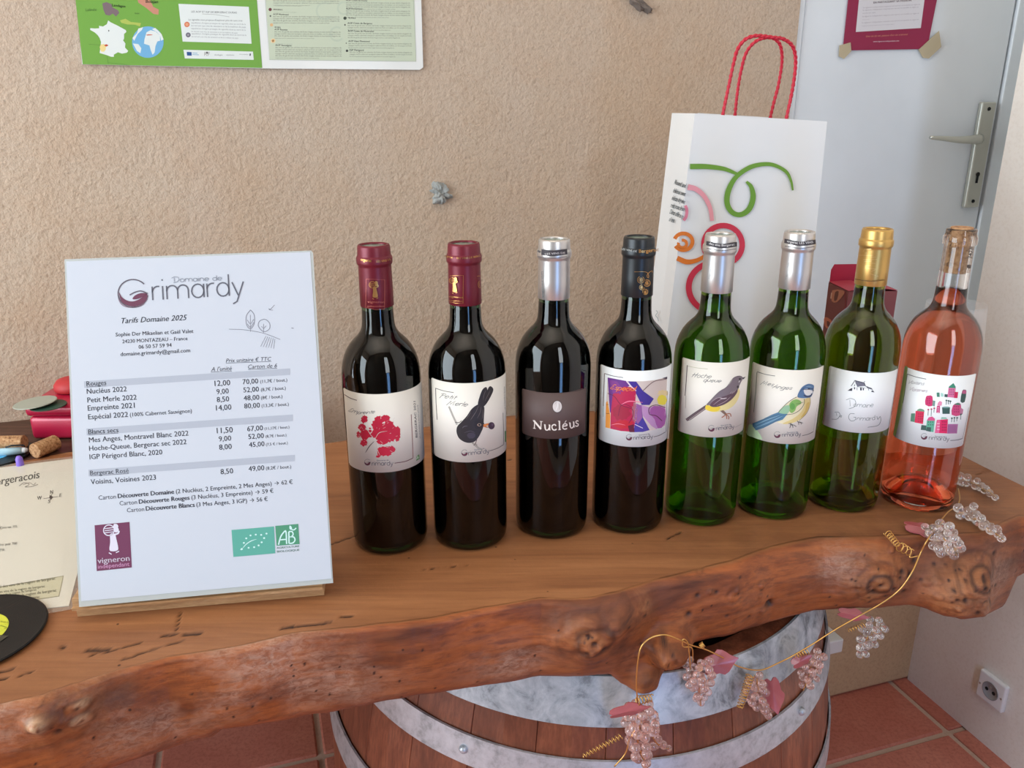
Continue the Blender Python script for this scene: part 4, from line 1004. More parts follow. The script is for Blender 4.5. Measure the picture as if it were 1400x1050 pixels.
# label 2: blackbird
A = lart(1, 585, 510, 8.078)
A.line([(85, 165), (90, 330), (102, 515)], 7, (96, 88, 88)); A.line([(85, 168), (180, 198), (285, 216)], 6, (96, 88, 88), smooth=4)
A.script('Petit', (128, 268), (320, 298), 30, 4.4, (84, 80, 84), .5, seed=3, wob=.1); A.script('Merle', (205, 350), (440, 368), 30, 4.6, (84, 80, 84), .5, seed=4, wob=.1)
A.line([(232, 370), (275, 470), (322, 570)], 20, (176, 168, 158), 1); A.line([(490, 770), (560, 830), (600, 850)], 20, (160, 152, 142), 1)
A.line([(300, 545), (345, 548), (372, 526)], 7, (80, 72, 70), 2); A.line([(540, 735), (525, 780), (505, 800)], 7, (96, 72, 66), 2); A.line([(525, 780), (545, 800)], 5, (96, 72, 66), 2)
BK = (46, 40, 44)
A.poly([(552, 345), (575, 250), (605, 180), (640, 155), (655, 175), (655, 240), (620, 340), (590, 365)], BK, 2, 3); A.poly([(590, 350), (640, 240), (665, 170), (690, 145), (720, 170), (715, 215), (660, 320), (615, 370)], BK, 2, 3)
A.poly([(548, 350), (485, 395), (430, 475), (370, 540), (325, 590), (316, 650), (340, 715), (390, 755), (450, 772), (510, 760), (555, 715), (590, 650), (612, 590), (620, 470), (622, 375), (585, 350)], BK, 3, 4)
A.poly([(520, 530), (570, 515), (610, 540), (625, 575), (600, 600), (560, 620), (520, 600)], (38, 33, 37), 4, 4)
for q in (((560, 360), (530, 430), (500, 480)), ((590, 370), (575, 440), (545, 500)), ((480, 420), (450, 470), (420, 510)), ((610, 400), (606, 460), (598, 510)), ((610, 300), (620, 240), (640, 190)), ((630, 310), (665, 240), (690, 190)), ((520, 440), (490, 490), (470, 520))): A.line(q, 4, (120, 108, 106), 5, 4, True)
A.line([(380, 610), (400, 590), (440, 585)], 7, (96, 90, 100), 5, 4, True); A.blob(480, 690, 46, 34, (66, 58, 70), .1, 3, lay=4); A.line([(400, 660), (470, 640), (520, 660)], 8, (78, 70, 80), 5, 4, True)
A.ell(568, 572, 22, 16, (178, 150, 132), 5); A.ell(568, 572, 14, 11, (24, 20, 22), 6)
A.poly([(610, 570), (640, 560), (680, 552), (675, 575), (620, 590)], (226, 134, 68), 5); A.poly([(605, 590), (640, 585), (672, 605), (640, 602)], (204, 116, 60), 5)
A.ell(702, 582, 36, 40, (66, 44, 66), 6); A.ell(712, 570, 12, 16, (96, 74, 96), 7)
logo(A, 405, 882, 34, (450, 908), (680, 882), 30, 6, ((512, 858), (625, 838), 7))
A.line([(685, 860), (770, 830), (835, 792)], 6, (110, 96, 94), 3, 4); A.line([(830, 440), (836, 620), (838, 790)], 5, (130, 116, 110), 3)
A.text("mis en bouteille au domaine", (856, 400), (848, 150), (130, 126, 120), h=20); A.line([(856, 640), (858, 760)], 12, (84, 130, 70), 3)
A.build('label_print', l2, OR(1))
# label 3: brown
A = lart(2, 700, 530, 12.727)
A.ell(788, 332, 86, 104, (50, 40, 38), 1); A.ell(788, 330, 80, 98, (222, 212, 206), 2)
A.line([(760, 400), (790, 330), (800, 250)], 14, (246, 240, 236), 3, 4, True); A.line([(740, 300), (760, 260), (780, 250)], 10, (180, 168, 162), 3, 4, True); A.line([(820, 390), (830, 320), (815, 270)], 12, (186, 176, 170), 3, 4, True)
WT = (236, 222, 212)
def serif_word(A):
    def st(a, b, w): A.line([a, b], w, WT, 2)
    st((395, 575), (388, 708), 14); st((378, 572), (505, 722), 30); st((508, 592), (500, 722), 14)
    st((362, 568), (402, 574), 9); st((365, 704), (415, 712), 9); st((482, 586), (534, 590), 9)
    st((572, 640), (578, 715), 24); A.line([(578, 700), (590, 735), (625, 735), (645, 700)], 18, WT, 2, 4); st((655, 645), (652, 735), 24); st((556, 640), (578, 642), 9); st((636, 646), (660, 648), 9); st((650, 735), (672, 737), 10)
    A.line([(765, 665), (745, 642), (705, 655), (695, 690), (715, 732), (755, 735), (775, 718)], 20, WT, 2, 4)
    st((825, 578), (828, 728), 24); st((800, 582), (830, 580), 9); st((804, 735), (852, 728), 10)
    A.line([(892, 672), (955, 658), (945, 632), (910, 630), (885, 660), (888, 705), (920, 722), (958, 708)], 18, WT, 2, 4); st((918, 610), (945, 572), 11)
    st((1008, 612), (1014, 680), 24); A.line([(1014, 670), (1028, 700), (1055, 695), (1072, 660)], 17, WT, 2, 4); st((1072, 592), (1078, 686), 22); st((990, 612), (1012, 608), 9); st((1056, 596), (1076, 592), 9); st((1078, 690), (1094, 684), 9)
    A.line([(1155, 588), (1135, 575), (1112, 592), (1122, 618), (1152, 632), (1148, 662), (1118, 672), (1102, 655)], 16, WT, 2, 4)
serif_word(A)
A.line([(180, 22), (450, 78), (720, 98), (1000, 78), (1230, 15)], 5, (128, 104, 98), 2, 5)
A.build('label_print', l3, OR(2))
# label 4: abstract painting
A = lart(3, 815, 500, 8.752)
A.poly([(138, 140), (380, 185), (560, 186), (700, 172), (850, 138), (838, 400), (825, 718), (700, 765), (560, 792), (420, 795), (260, 776), (112, 740), (120, 450)], (214, 196, 186), 1)
A.poly([(138, 140), (360, 182), (400, 240), (300, 300), (200, 560), (165, 560)], (104, 44, 128), 2); A.poly([(200, 340), (330, 250), (480, 260), (470, 420), (480, 640), (440, 790), (300, 782), (170, 752), (175, 560)], (182, 28, 72), 3)
A.poly([(135, 420), (170, 600), (165, 750), (112, 738), (118, 440)], (232, 148, 60), 2); A.poly([(160, 170), (250, 190), (330, 300), (290, 340), (200, 330)], (128, 50, 134), 3)
A.poly([(380, 186), (480, 190), (560, 300), (690, 395), (640, 470), (545, 470), (480, 340), (430, 250)], (66, 44, 140), 3); A.poly([(470, 470), (540, 470), (560, 620), (640, 770), (560, 792), (450, 796), (470, 640)], (72, 56, 150), 3)
A.poly([(480, 450), (545, 480), (555, 620), (500, 700), (460, 640)], (148, 88, 150), 4); A.blob(460, 560, 34, 110, (166, 96, 110), .25, 8, lay=4); A.poly([(540, 470), (640, 500), (700, 480), (828, 500), (822, 700), (720, 758), (660, 720), (560, 600)], (190, 142, 188), 2)
A.poly([(640, 560), (690, 480), (830, 520), (822, 700), (740, 750), (700, 640)], (164, 86, 158), 3, 2); A.blob(790, 410, 60, 62, (232, 212, 66), .1, 9, lay=3); A.blob(800, 330, 60, 40, (228, 204, 150), .2, 10, lay=2)
A.blob(300, 560, 110, 90, (160, 30, 60), .15, 11, lay=4); A.blob(320, 700, 120, 50, (190, 30, 50), .2, 12, lay=4); A.poly([(380, 720), (450, 700), (460, 796), (400, 795)], (96, 20, 50), 5)
A.line([(360, 184), (420, 250), (480, 300)], 14, (232, 210, 224), 5, taper=True); A.line([(830, 500), (720, 470), (640, 500), (640, 580), (720, 600), (790, 660)], 8, (90, 30, 60), 6, 5); A.line([(840, 160), (690, 190), (560, 300)], 7, (96, 56, 60), 6, 5)
A.line([(140, 330), (220, 370), (300, 470), (430, 520), (440, 600), (390, 690)], 7, (110, 20, 60), 6, 5); A.line([(265, 600), (290, 490), (340, 460), (430, 500)], 6, (110, 20, 60), 6, 5); A.line([(300, 465), (400, 425), (560, 440)], 12, (238, 120, 150), 6, 5, True); A.line([(170, 712), (260, 695), (350, 712)], 7, (236, 130, 150), 6, 5, True)
A.line([(120, 465), (150, 465)], 4, (80, 60, 40), 6); A.line([(118, 572), (160, 572)], 4, (80, 60, 40), 6); A.poly([(790, 150), (852, 130), (850, 160)], (50, 34, 60), 5); A.line([(460, 700), (560, 748)], 10, (220, 204, 222), 6, taper=True); A.line([(600, 690), (680, 755)], 8, (210, 180, 214), 6, taper=True)
for k in range(16): A.line([(440 + rr_.uniform(0, 50), 340 + 22 * k), (455 + rr_.uniform(0, 40), 352 + 22 * k)], 5, (200, 150, 160), 7, taper=True)
A.script('Especial', (168, 280), (490, 300), 34, 7, (238, 132, 66), .45, (330, 296), lay=8, wob=.1, seed=6)
A.line([(100, 92), (200, 122), (322, 142)], 7, (90, 76, 78), 2, 4); A.line([(100, 92), (92, 300), (86, 480)], 9, (150, 130, 124), 2); A.line([(86, 480), (84, 610)], 5, (150, 180, 176), 2)
logo(A, 395, 858, 36, (448, 886), (680, 868), 30, 6, ((510, 838), (640, 820), 7))
A.line([(690, 852), (760, 832), (830, 792)], 6, (110, 96, 94), 3, 4); A.line([(852, 300), (845, 560), (838, 790)], 5, (140, 136, 132), 3)
A.build('label_print', l4, OR(3))
# label 5: wagtail
A = lart(4, 925, 485, 8.752)
A.line([(128, 125), (115, 320), (102, 490)], 9, (104, 84, 90)); A.line([(112, 490), (106, 640)], 4, (150, 140, 138)); A.line([(130, 134), (250, 158), (372, 170)], 4, (170, 164, 130), smooth=4)
A.script('Hoche', (182, 265), (415, 285), 32, 4.6, (84, 80, 84), .5, seed=7, wob=.1); A.script('queue', (322, 322), (535, 330), 26, 4.6, (84, 80, 84), .5, seed=8, wob=.1)
A.poly([(350, 600), (380, 640), (345, 655), (170, 780), (125, 795), (106, 768), (200, 700)], (98, 76, 82), 2); A.line([(345, 640), (150, 780)], 5, (190, 178, 172), 3); A.line([(330, 620), (130, 760)], 4, (60, 44, 50), 3)
A.poly([(345, 640), (380, 600), (500, 600), (640, 540), (720, 420), (740, 400), (758, 440), (740, 520), (690, 600), (610, 655), (520, 680), (440, 685), (380, 670)], (234, 216, 150), 2, 3)
A.poly([(345, 650), (360, 600), (420, 620), (520, 620), (500, 670), (420, 680)], (232, 200, 60), 3, 3)
A.poly([(358, 598), (420, 530), (500, 450), (600, 385), (650, 330), (680, 280), (720, 256), (760, 252), (785, 262), (792, 290), (770, 330), (745, 390), (720, 450), (670, 520), (590, 580), (500, 620), (430, 625), (395, 605)], (126, 112, 118), 4, 3)
A.poly([(400, 600), (470, 530), (560, 500), (640, 470), (720, 420), (725, 450), (670, 525), (590, 585), (500, 620), (430, 622)], (96, 70, 80), 5, 3)
for q in (((440, 600), (520, 540), (600, 510)), ((480, 610), (580, 560), (650, 500)), ((640, 470), (660, 440)), ((660, 470), (685, 435)), ((680, 460), (710, 420)), ((420, 560), (480, 520), (540, 510))): A.line(q, 5, (190, 170, 172), 6, 3, True)
A.line([(358, 598), (500, 450), (600, 385), (680, 278), (760, 252)], 4, (60, 50, 56), 6, 4); A.line([(520, 520), (560, 525), (600, 520)], 9, (226, 214, 214), 7, 3, True)
A.poly([(785, 275), (828, 262), (800, 296)], (60, 52, 56), 6); A.ell(758, 290, 13, 13, (44, 38, 42), 7); A.ell(735, 385, 14, 16, (60, 44, 50), 6); A.line([(745, 330), (755, 310)], 8, (230, 224, 220), 7)
BR = (168, 104, 72)
A.poly([(520, 672), (560, 662), (600, 705), (580, 722)], (130, 104, 90), 3)
for q in (((585, 712), (640, 705), (652, 740)), ((590, 715), (625, 740), (622, 772)), ((588, 718), (600, 745), (600, 768)), ((580, 722), (560, 740), (540, 752))): A.line(q, 10, BR, 4, 3)
logo(A, 418, 882, 38, (475, 905), (690, 880), 30, 6, ((530, 855), (650, 838), 7)); A.line([(695, 870), (780, 828)], 3, (170, 160, 156), 3)
A.build('label_print', l5, OR(4))
# label 6: blue tit
A = lart(5, 1015, 495, 8.748)
A.poly([(85, 740), (130, 760), (180, 820), (240, 925), (130, 900), (55, 868), (62, 800)], (196, 222, 178), .5, 2)
A.line([(175, 120), (160, 350), (135, 600)], 7, (140, 150, 130)); A.line([(178, 116), (280, 148), (390, 166)], 7, (120, 116, 112), smooth=4)
A.script('Mes', (215, 265), (380, 290), 28, 4.6, (84, 80, 84), .5, seed=9, wob=.1); A.script('Anges', (355, 312), (600, 335), 28, 4.6, (84, 80, 84), .5, seed=10, wob=.1)
A.poly([(430, 600), (540, 620), (480, 690), (400, 715), (250, 790), (160, 818), (150, 800), (125, 770), (120, 735), (250, 680), (350, 630)], (82, 122, 150), 3, 1)
for q in (((500, 630), (330, 690), (150, 770)), ((480, 660), (330, 740), (170, 800)), ((450, 620), (300, 670), (140, 735))): A.line(q, 4, (44, 66, 88), 5, 4, True)
for q in (((480, 645), (330, 715), (160, 785)), ((440, 640), (300, 690), (160, 750))): A.line(q, 6, (150, 186, 206), 4, 4, True)
A.poly([(660, 410), (740, 440), (810, 420), (808, 520), (760, 620), (680, 700), (560, 740), (460, 735), (410, 712), (480, 690), (540, 620), (440, 590), (520, 500), (590, 450)], (228, 214, 178), 2, 3)
A.poly([(740, 450), (808, 430), (806, 520), (750, 630), (660, 700), (560, 738), (480, 735), (600, 680), (700, 600), (740, 520)], (218, 194, 130), 3, 3); A.poly([(765, 500), (800, 480), (790, 560), (740, 640), (700, 660), (750, 580)], (206, 172, 96), 4, 3)
A.poly([(555, 520), (590, 465), (650, 445), (700, 470), (700, 500), (650, 530), (630, 580), (590, 610), (560, 580)], (134, 176, 92), 4, 3); A.poly([(430, 600), (500, 530), (560, 520), (560, 590), (520, 620)], (150, 186, 150), 4, 3); A.blob(600, 530, 30, 40, (100, 156, 72), .1, 4, lay=5)
A.line([(430, 600), (520, 505), (590, 450), (650, 418)], 5, (60, 66, 66), 6, 4); A.line([(520, 632), (620, 615), (700, 560), (740, 490), (738, 440)], 5, (60, 60, 60), 6, 4); A.line([(808, 420), (812, 500), (770, 610), (680, 700)], 4, (110, 96, 70), 6, 4); A.line([(640, 500), (690, 495), (730, 480)], 4, (80, 84, 70), 6)
A.poly([(658, 415), (680, 350), (720, 295), (780, 262), (830, 265), (856, 285), (852, 330), (840, 380), (815, 420), (760, 430), (700, 430)], (88, 120, 156), 5, 3)
A.poly([(735, 330), (780, 322), (815, 335), (845, 345), (825, 385), (780, 400), (745, 380)], (232, 228, 222), 6, 3); A.line([(720, 325), (770, 330), (800, 320), (850, 318)], 7, (44, 52, 78), 7, 3); A.ell(796, 322, 10, 10, (24, 26, 34), 8); A.line([(735, 395), (770, 415), (815, 405), (830, 375)], 12, (52, 56, 80), 7, 3)
A.poly([(845, 320), (856, 345), (838, 352)], (60, 60, 66), 8); A.line([(690, 360), (720, 320), (790, 275)], 7, (58, 84, 118), 7, 4, True); A.line([(740, 300), (790, 290), (830, 300)], 6, (150, 180, 200), 7, 4, True)
for q in (((575, 735), (575, 765), (565, 790)), ((575, 745), (600, 760), (605, 785)), ((580, 745), (620, 755), (645, 772)), ((550, 735), (590, 732)), ((655, 700), (675, 730), (672, 748)), ((670, 715), (700, 725), (705, 745)), ((680, 715), (722, 730))): A.line(q, 6, (70, 66, 60), 6)
logo(A, 418, 870, 38, (475, 892), (700, 882), 30, 6, ((530, 850), (660, 842), 7)); A.line([(715, 882), (790, 862), (850, 832)], 6, (110, 96, 94), 3, 4); A.line([(900, 500), (868, 700), (850, 830)], 3, (180, 176, 170), 3)
A.build('label_print', l6, OR(5))
# label 7: house
A = lart(6, 1115, 500, 10.504)
BL = (54, 52, 66)
A.poly([(565, 210), (700, 245), (715, 290), (598, 300), (575, 250)], (96, 94, 108), 2)
for k in range(6): A.line([(575 + k * 22, 222 + k * 5), (600 + k * 20, 296)], 3, (190, 188, 200), 3)
A.line([(512, 292), (565, 212), (700, 246), (716, 292)], 10, BL, 4); A.line([(715, 292), (740, 300), (822, 342)], 9, BL, 4); A.poly([(740, 300), (800, 318), (822, 345), (730, 318)], (110, 108, 120), 3)
A.line([(598, 302), (718, 320)], 4, BL, 3); A.poly([(552, 312), (568, 308), (566, 340), (553, 338)], BL, 4); A.poly([(640, 314), (662, 316), (662, 356), (641, 354)], BL, 4); A.poly([(678, 320), (694, 322), (693, 354), (679, 352)], BL, 4); A.poly([(590, 312), (600, 312), (600, 352), (592, 352)], (150, 148, 160), 4)
A.poly([(555, 275), (566, 268), (564, 292), (556, 292)], BL, 4); A.line([(760, 325), (762, 355)], 5, BL, 4); A.poly([(460, 358), (500, 330), (528, 318), (524, 362)], BL, 4); A.poly([(805, 360), (825, 355), (845, 384), (800, 374)], BL, 4); A.line([(695, 240), (700, 222), (714, 228)], 4, BL, 4)
GRN = (66, 80, 78)
A.line([(440, 492), (500, 470), (560, 490), (578, 540), (550, 595), (480, 618)], 5, GRN, 2, 6); A.line([(492, 490), (498, 580)], 4, GRN, 2)
A.script('omaine', (545, 582), (835, 585), 40, 4.2, GRN, .25, (690, 598), seed=12, wob=.12)
A.line([(275, 668), (330, 668), (350, 710), (310, 765), (232, 768)], 5, GRN, 2, 6); A.line([(300, 678), (305, 720)], 4, GRN, 2); A.script('e', (352, 742), (378, 742), 30, 4, GRN, seed=2)
A.line([(560, 690), (500, 690), (474, 740), (505, 790), (560, 785), (580, 745), (545, 740)], 5, GRN, 2, 6)
A.script('rimard', (590, 775), (870, 765), 38, 4.2, GRN, .25, (730, 790), seed=13, wob=.15); A.line([(880, 725), (895, 770), (930, 730), (935, 800), (890, 860), (750, 885)], 5, GRN, 2, 6)
A.build('label_print', l7, OR(6))
# label 8: village
A = lart(7, 1210, 495, 8.4)
A.poly([(232, 42), (262, 55), (230, 300), (180, 600), (120, 850), (92, 838), (150, 500)], (196, 224, 140), 1)
A.line([(255, 138), (225, 350), (205, 470)], 6, (96, 100, 90)); A.line([(205, 470), (190, 600)], 3, (150, 150, 140)); A.line([(255, 138), (360, 172), (472, 196)], 7, (84, 78, 82), smooth=4)
A.script('Voisins', (272, 245), (455, 268), 24, 4.2, (110, 100, 112), .4, seed=14, wob=.1); A.script('Voisines', (285, 325), (490, 350), 24, 4.2, (140, 100, 116), .4, seed=15, wob=.1)
PK, GR, DG = (204, 48, 104), (74, 130, 108), (56, 88, 80)
A.poly([(735, 280), (785, 242), (812, 285), (808, 300), (730, 296)], (60, 140, 112), 3); A.poly([(730, 294), (812, 298), (800, 410), (716, 402)], (222, 120, 160), 2); A.poly([(798, 342), (840, 345), (832, 414), (792, 412)], (206, 34, 84), 3)
A.poly([(470, 400), (500, 385), (545, 395), (540, 505), (462, 490)], PK, 2, 2); A.poly([(545, 440), (578, 445), (570, 510), (538, 500)], (120, 150, 140), 2); A.poly([(888, 330), (915, 318), (935, 335), (915, 458), (866, 452)], DG, 2, 2); A.poly([(888, 330), (915, 318), (935, 335), (930, 365), (885, 362)], (190, 90, 130), 3)
A.poly([(592, 350), (625, 350), (628, 400), (596, 400)], GR, 2); A.poly([(640, 352), (670, 360), (672, 398), (642, 396)], (170, 214, 200), 2); A.poly([(684, 368), (722, 372), (716, 404), (682, 400)], DG, 2)
A.poly([(605, 470), (630, 445), (655, 460), (650, 500), (600, 500)], (226, 140, 170), 2); A.poly([(596, 505), (632, 500), (628, 585), (588, 582)], (206, 60, 120), 2)
A.poly([(655, 520), (700, 512), (746, 520), (742, 595), (660, 595)], DG, 2); A.ell(702, 520, 42, 9, (120, 160, 150), 3)
A.poly([(780, 500), (830, 470), (870, 485), (868, 610), (765, 606)], (208, 70, 122), 2, 2); A.poly([(790, 490), (835, 466), (866, 480), (862, 495)], GR, 3); A.poly([(866, 520), (900, 545), (890, 600), (860, 600)], (190, 120, 150), 3)
A.poly([(352, 560), (450, 570), (435, 712), (340, 694)], (210, 30, 76), 3); A.poly([(365, 560), (400, 534), (445, 548), (448, 572)], (110, 150, 120), 2, 2); A.poly([(300, 590), (345, 588), (340, 690), (292, 680)], (86, 132, 108), 2)
A.poly([(480, 670), (572, 670), (555, 805), (470, 790)], (96, 168, 140), 3); A.poly([(480, 672), (500, 636), (540, 625), (572, 650), (572, 674)], (210, 80, 130), 4, 1); A.poly([(418, 722), (476, 730), (472, 786), (410, 778)], DG, 2); A.poly([(480, 745), (530, 750), (525, 802), (470, 790)], DG, 4)
A.poly([(595, 665), (722, 656), (712, 820), (572, 815)], (214, 34, 90), 3); A.poly([(640, 655), (650, 632), (700, 634), (718, 656)], (150, 190, 170), 2); A.poly([(600, 668), (636, 665), (620, 815), (574, 815)], (222, 96, 140), 4); A.poly([(722, 712), (838, 712), (826, 820), (714, 822)], (170, 104, 150), 2)
for gx, gy, nx_, ny_, dx, dy, c in ((380, 590, 3, 4, 22, 28, (120, 14, 50)), (495, 682, 3, 2, 24, 32, (30, 70, 60)), (655, 680, 3, 4, 20, 32, (130, 16, 60)), (742, 312, 3, 3, 20, 26, (150, 50, 100)), (795, 505, 3, 3, 22, 30, (140, 30, 80)), (482, 412, 2, 3, 24, 26, (150, 20, 70)), (600, 700, 2, 3, 16, 34, (248, 200, 214)), (730, 730, 5, 4, 20, 22, (130, 70, 120)), (606, 520, 1, 3, 10, 24, (250, 214, 224))):
    for u_ in range(nx_):
        for v_ in range(ny_): A.poly([(gx + u_ * dx, gy + v_ * dy), (gx + u_ * dx + 9, gy + v_ * dy + 1), (gx + u_ * dx + 8, gy + v_ * dy + 13), (gx + u_ * dx - 1, gy + v_ * dy + 12)], c, 6)
for x_, y0, y1 in ((497, 545, 615), (533, 540, 620), (565, 530, 580), (705, 440, 490), (730, 445, 485), (752, 450, 482), (768, 645, 690), (797, 640, 690), (828, 640, 680), (872, 600, 660)):
    A.line([(x_, y0), (x_ - 4, y1)], 6, DG, 3); A.ell(x_, y0, 11, 9, DG if x_ > 600 else (180, 40, 80), 4, n=10)
logo(A, 450, 855, 36, (505, 890), (735, 905), 30, 5, ((570, 858), (690, 862), 7)); A.line([(750, 902), (830, 895), (890, 878)], 6, (84, 78, 82), 3, 4); A.line([(962, 520), (930, 700), (892, 876)], 4, (150, 146, 150), 3)
A.build('label_print', l8, OR(7))
# capsule prints
A = capart(0, 480, 325, 10)
GI = GOLDINK
caps0 = [c for c in b1.children if c.name.startswith('capsule')][0]
A.line([(205, 565), (460, 575), (458, 975)], 4, ((196, 110, 96), .4, .5)); A.line([(205, 565), (200, 950), (330, 985), (460, 975)], 4, ((196, 110, 96), .4, .5), smooth=1)
stickfigure(A, lambda u_, v_: (230 + 215 * u_, 588 + 290 * v_), GI, None); A.text('vigneron', (225, 890), (460, 895), ((196, 110, 96), .4, .5), .01, h=44); A.text('independant', (225, 945), (455, 945), ((196, 110, 96), .4, .5), .02, h=28)
A.build('capsule_print', caps0, OR(0))
A = capart(0, 480, 325, 10, .01655); A.text('ergerac', (128, 312), (280, 332), GI, .03, h=58, pm=(200, 326)); A.text('LES VINS DE', (345, 336), (545, 306), GI, .01, h=40, pm=(450, 330)); A.build('lip_print', caps0, OR(0))
caps1 = [c for c in b2_.children if c.name.startswith('capsule')][0]
A = capart(1, 450, 310, 4.377)
A.line([(722, 294), (803, 291), (801, 458), (760, 458), (722, 450)], 2.5, GI); stickfigure(A, lambda u_, v_: (712 + 84 * u_, 300 + 115 * v_), GI, None); A.text('vigneron', (716, 422), (800, 428), GI, .01, h=16); A.text('independant', (716, 444), (798, 449), GI, .02, h=10)
A.line([(885, 296), (904, 294)], 2, GI); A.line(_pix(_arc(902, -345, 10, 20, 90, 300, 12)), 2.5, GI); A.line(_pix(_arc(903, -345, 5, 10, 90, 300, 10)), 2, GI)
A.build('capsule_print', caps1, OR(1))
A = capart(1, 450, 310, 4.377, .01655); A.text('ergerac', (690, 178), (738, 190), GI, .03, h=18); A.text('LES VINS DE BERG', (764, 193), (905, 178), GI, .01, h=15, pm=(835, 191)); A.build('lip_print', caps1, OR(1))
def capsule_of(b): return [c for c in b.children if c.name.startswith('capsule')][0]
SB = (60, 54, 58)
A = capart(2, 690, 310, 4.567, .01655)
def band(A, pts_lo, pts_hi, c): A.poly([tuple(p) for p in spline(pts_lo, 6)] + [tuple(p) for p in spline(pts_hi, 6)][::-1], c, 0)
band(A, [(228, 176), (300, 184), (392, 172)], [(230, 140), (300, 148), (390, 138)], SB)
A.text('LES VINS DE', (252, 176), (378, 168), (206, 200, 196), .02, h=16); A.line([(205, 150), (222, 158)], 12, (90, 88, 90))
A.line([(205, 186), (300, 198), (388, 186)], 3, (90, 84, 86), smooth=5)
A.text('vigneron', (242, 446), (236, 280), (110, 120, 124), .02, h=16)
A.build('capsule_print', capsule_of(b3), OR(2))
A = capart(3, 840, 310, 9.54)
A.line([(260, 588), (410, 590), (448, 640), (440, 665), (425, 640), (450, 600), (490, 575), (495, 600)], 5, GI, 2, 5)
for cx, cy_, r_, a0, a1 in ((345, 692, 44, -60, 250), (345, 692, 24, -60, 300), (425, 735, 42, -120, 160), (425, 735, 22, 0, 330), (358, 790, 32, 0, 280), (358, 790, 16, 0, 330), (402, 850, 34, -200, 130), (402, 855, 18, 0, 330)):
    A.line([(cx + r_ * math.cos(math.radians(q)), cy_ + r_ * math.sin(math.radians(q))) for q in np.linspace(a0, a1, 18)], 7, GI, 2)
for q in ((345, 692), (425, 735), (358, 790), (402, 855)): A.ell(q[0], q[1], 12, 12, GI, 3, n=12)
A.build('capsule_print', capsule_of(b4), OR(3))
A = capart(3, 840, 310, 9.54, .01655); A.text('LES VINS DE', (90, 300), (290, 334), (190, 190, 186), .01, h=34); A.text('Bergerac', (322, 340), (580, 316), GI, .035, h=66, pm=(440, 334)); A.build('lip_print', capsule_of(b4), OR(3))
for i, b_, ox, oy, sc, w0_, w1_, yb, txt in ((4, b5, 900, 300, 4.774, 312, 515, 180, 'des vins Bergerac'), (5, b6, 900, 300, 4.774, 822, 1028, 165, 'ergerac LES VINS')):
    A = capart(i, ox, oy, sc, .01655)
    band(A, [(w0_, yb - 12), ((w0_ + w1_) / 2, yb + 8), (w1_, yb - 4)], [(w0_ + 2, yb - 40), ((w0_ + w1_) / 2, yb - 20), (w1_ - 1, yb - 34)], SB)
    A.text(txt, (w0_ + 18, yb - 18), (w1_ - 16, yb - 12), (214, 210, 206), .02, h=22, pm=((w0_ + w1_) / 2, yb - 4))
    A.line([(w0_ + 4, yb + 8), ((w0_ + w1_) / 2, yb + 24), (w1_ - 8, yb + 12)], 4, (96, 90, 92), 1, 5)
    A.text('vigneron', ((w0_ + 20, yb + 210) if i == 4 else (w0_ + 12, yb + 230)), ((w0_ + 40, yb + 110) if i == 4 else (w0_ + 30, yb + 120)), (150, 146, 140), .02, h=14)
    A.build('capsule_print', capsule_of(b_), OR(i))
A = capart(6, 1100, 290, 4.567, .0161)
A.line([(314, 418), (410, 432), (500, 424)], 4, (110, 76, 30), 1, 5)
for k in range(14): A.line([(345 + rr_.uniform(-10, 120), 230 + 13 * k), (365 + rr_.uniform(0, 140), 232 + 13 * k + rr_.uniform(-6, 8))], 3, ((236, 204, 140), .35, .8), 1, taper=True)
A.build('capsule_print', capsule_of(b7), OR(6))
# branding on the cork, and a couple of bubbles: dark characters seen through the neck
A = Art(cyl_map(BXY[7][0], BXY[7][1], .01055), 1100, 290, 4.567, cut=1.5)
A.text('BERGERAC', (925, 345), (928, 165), (70, 40, 28), .03, h=26); A.text('24230', (1030, 290), (1042, 205), (70, 40, 28), .03, h=26); A.ell(905, 325, 11, 14, (70, 40, 28), 2); A.ell(905, 325, 6, 9, (170, 126, 88), 3); A.ell(1015, 338, 10, 12, (70, 40, 28), 2)
A.build('cork_print', ck_, OR(7))

# ------------------------------------------------------------------ price sign on its wooden stand
SBL = onz(110, 822, .02); SBR = onz(453, 793, .02); SBR[2] = SBL[2] = .02
su = (SBR - SBL) / np.linalg.norm(SBR - SBL); sn0 = np.cross([0, 0, 1.], su)      # horizontal, away from the viewer
LEAN = math.radians(17.5)
sv = np.array([0, 0, 1.]) * math.cos(LEAN) + sn0 * math.sin(LEAN)
sn = np.cross(sv, su)                                                              # sheet normal, away from the viewer
if sn @ np.array([0, 1, 0]) < 0: sn = -sn
sign = empty('price_sign', tuple(SBL * (1, 1, 0) + su * .104), 'laminated white A4 price list leaning on a pale wooden stand', 'sign')
SO = Vector(sign.location)
M_sheet = mat('laminated_paper', srgb(206, 210, 218), .3, coat=.5, coat_rough=.15)
M_lam = mat('laminate_border', srgb(206, 210, 206), .2, coat=.5, alpha=.75)
def sheet_quad(name, pix, off, th, m):
    o = flat_sheet(name, pix, off, th, m, P=SBL, nn=sn); o.data.transform(Matrix.Translation(-SO)); o.parent = sign; return o
sheet_quad('laminate_pouch', [(88, 354.5), (425.5, 342.5), (428, 346), (455.5, 797), (108, 830)], .0002, .0004, M_lam)
sheet = sheet_quad('price_sheet', [(90.5, 357.5), (424, 344.5), (453.5, 791), (111, 822)], .0005, .0003, M_sheet)
TX = (52, 54, 66)
A = Art(plane_map(SBL - .00055 * sn, sn), 80, 330, 3.684)
A.line(_pix(_arc(375, -262, 75, 70, 42, 352, 40)), 6, (96, 88, 98), 3)
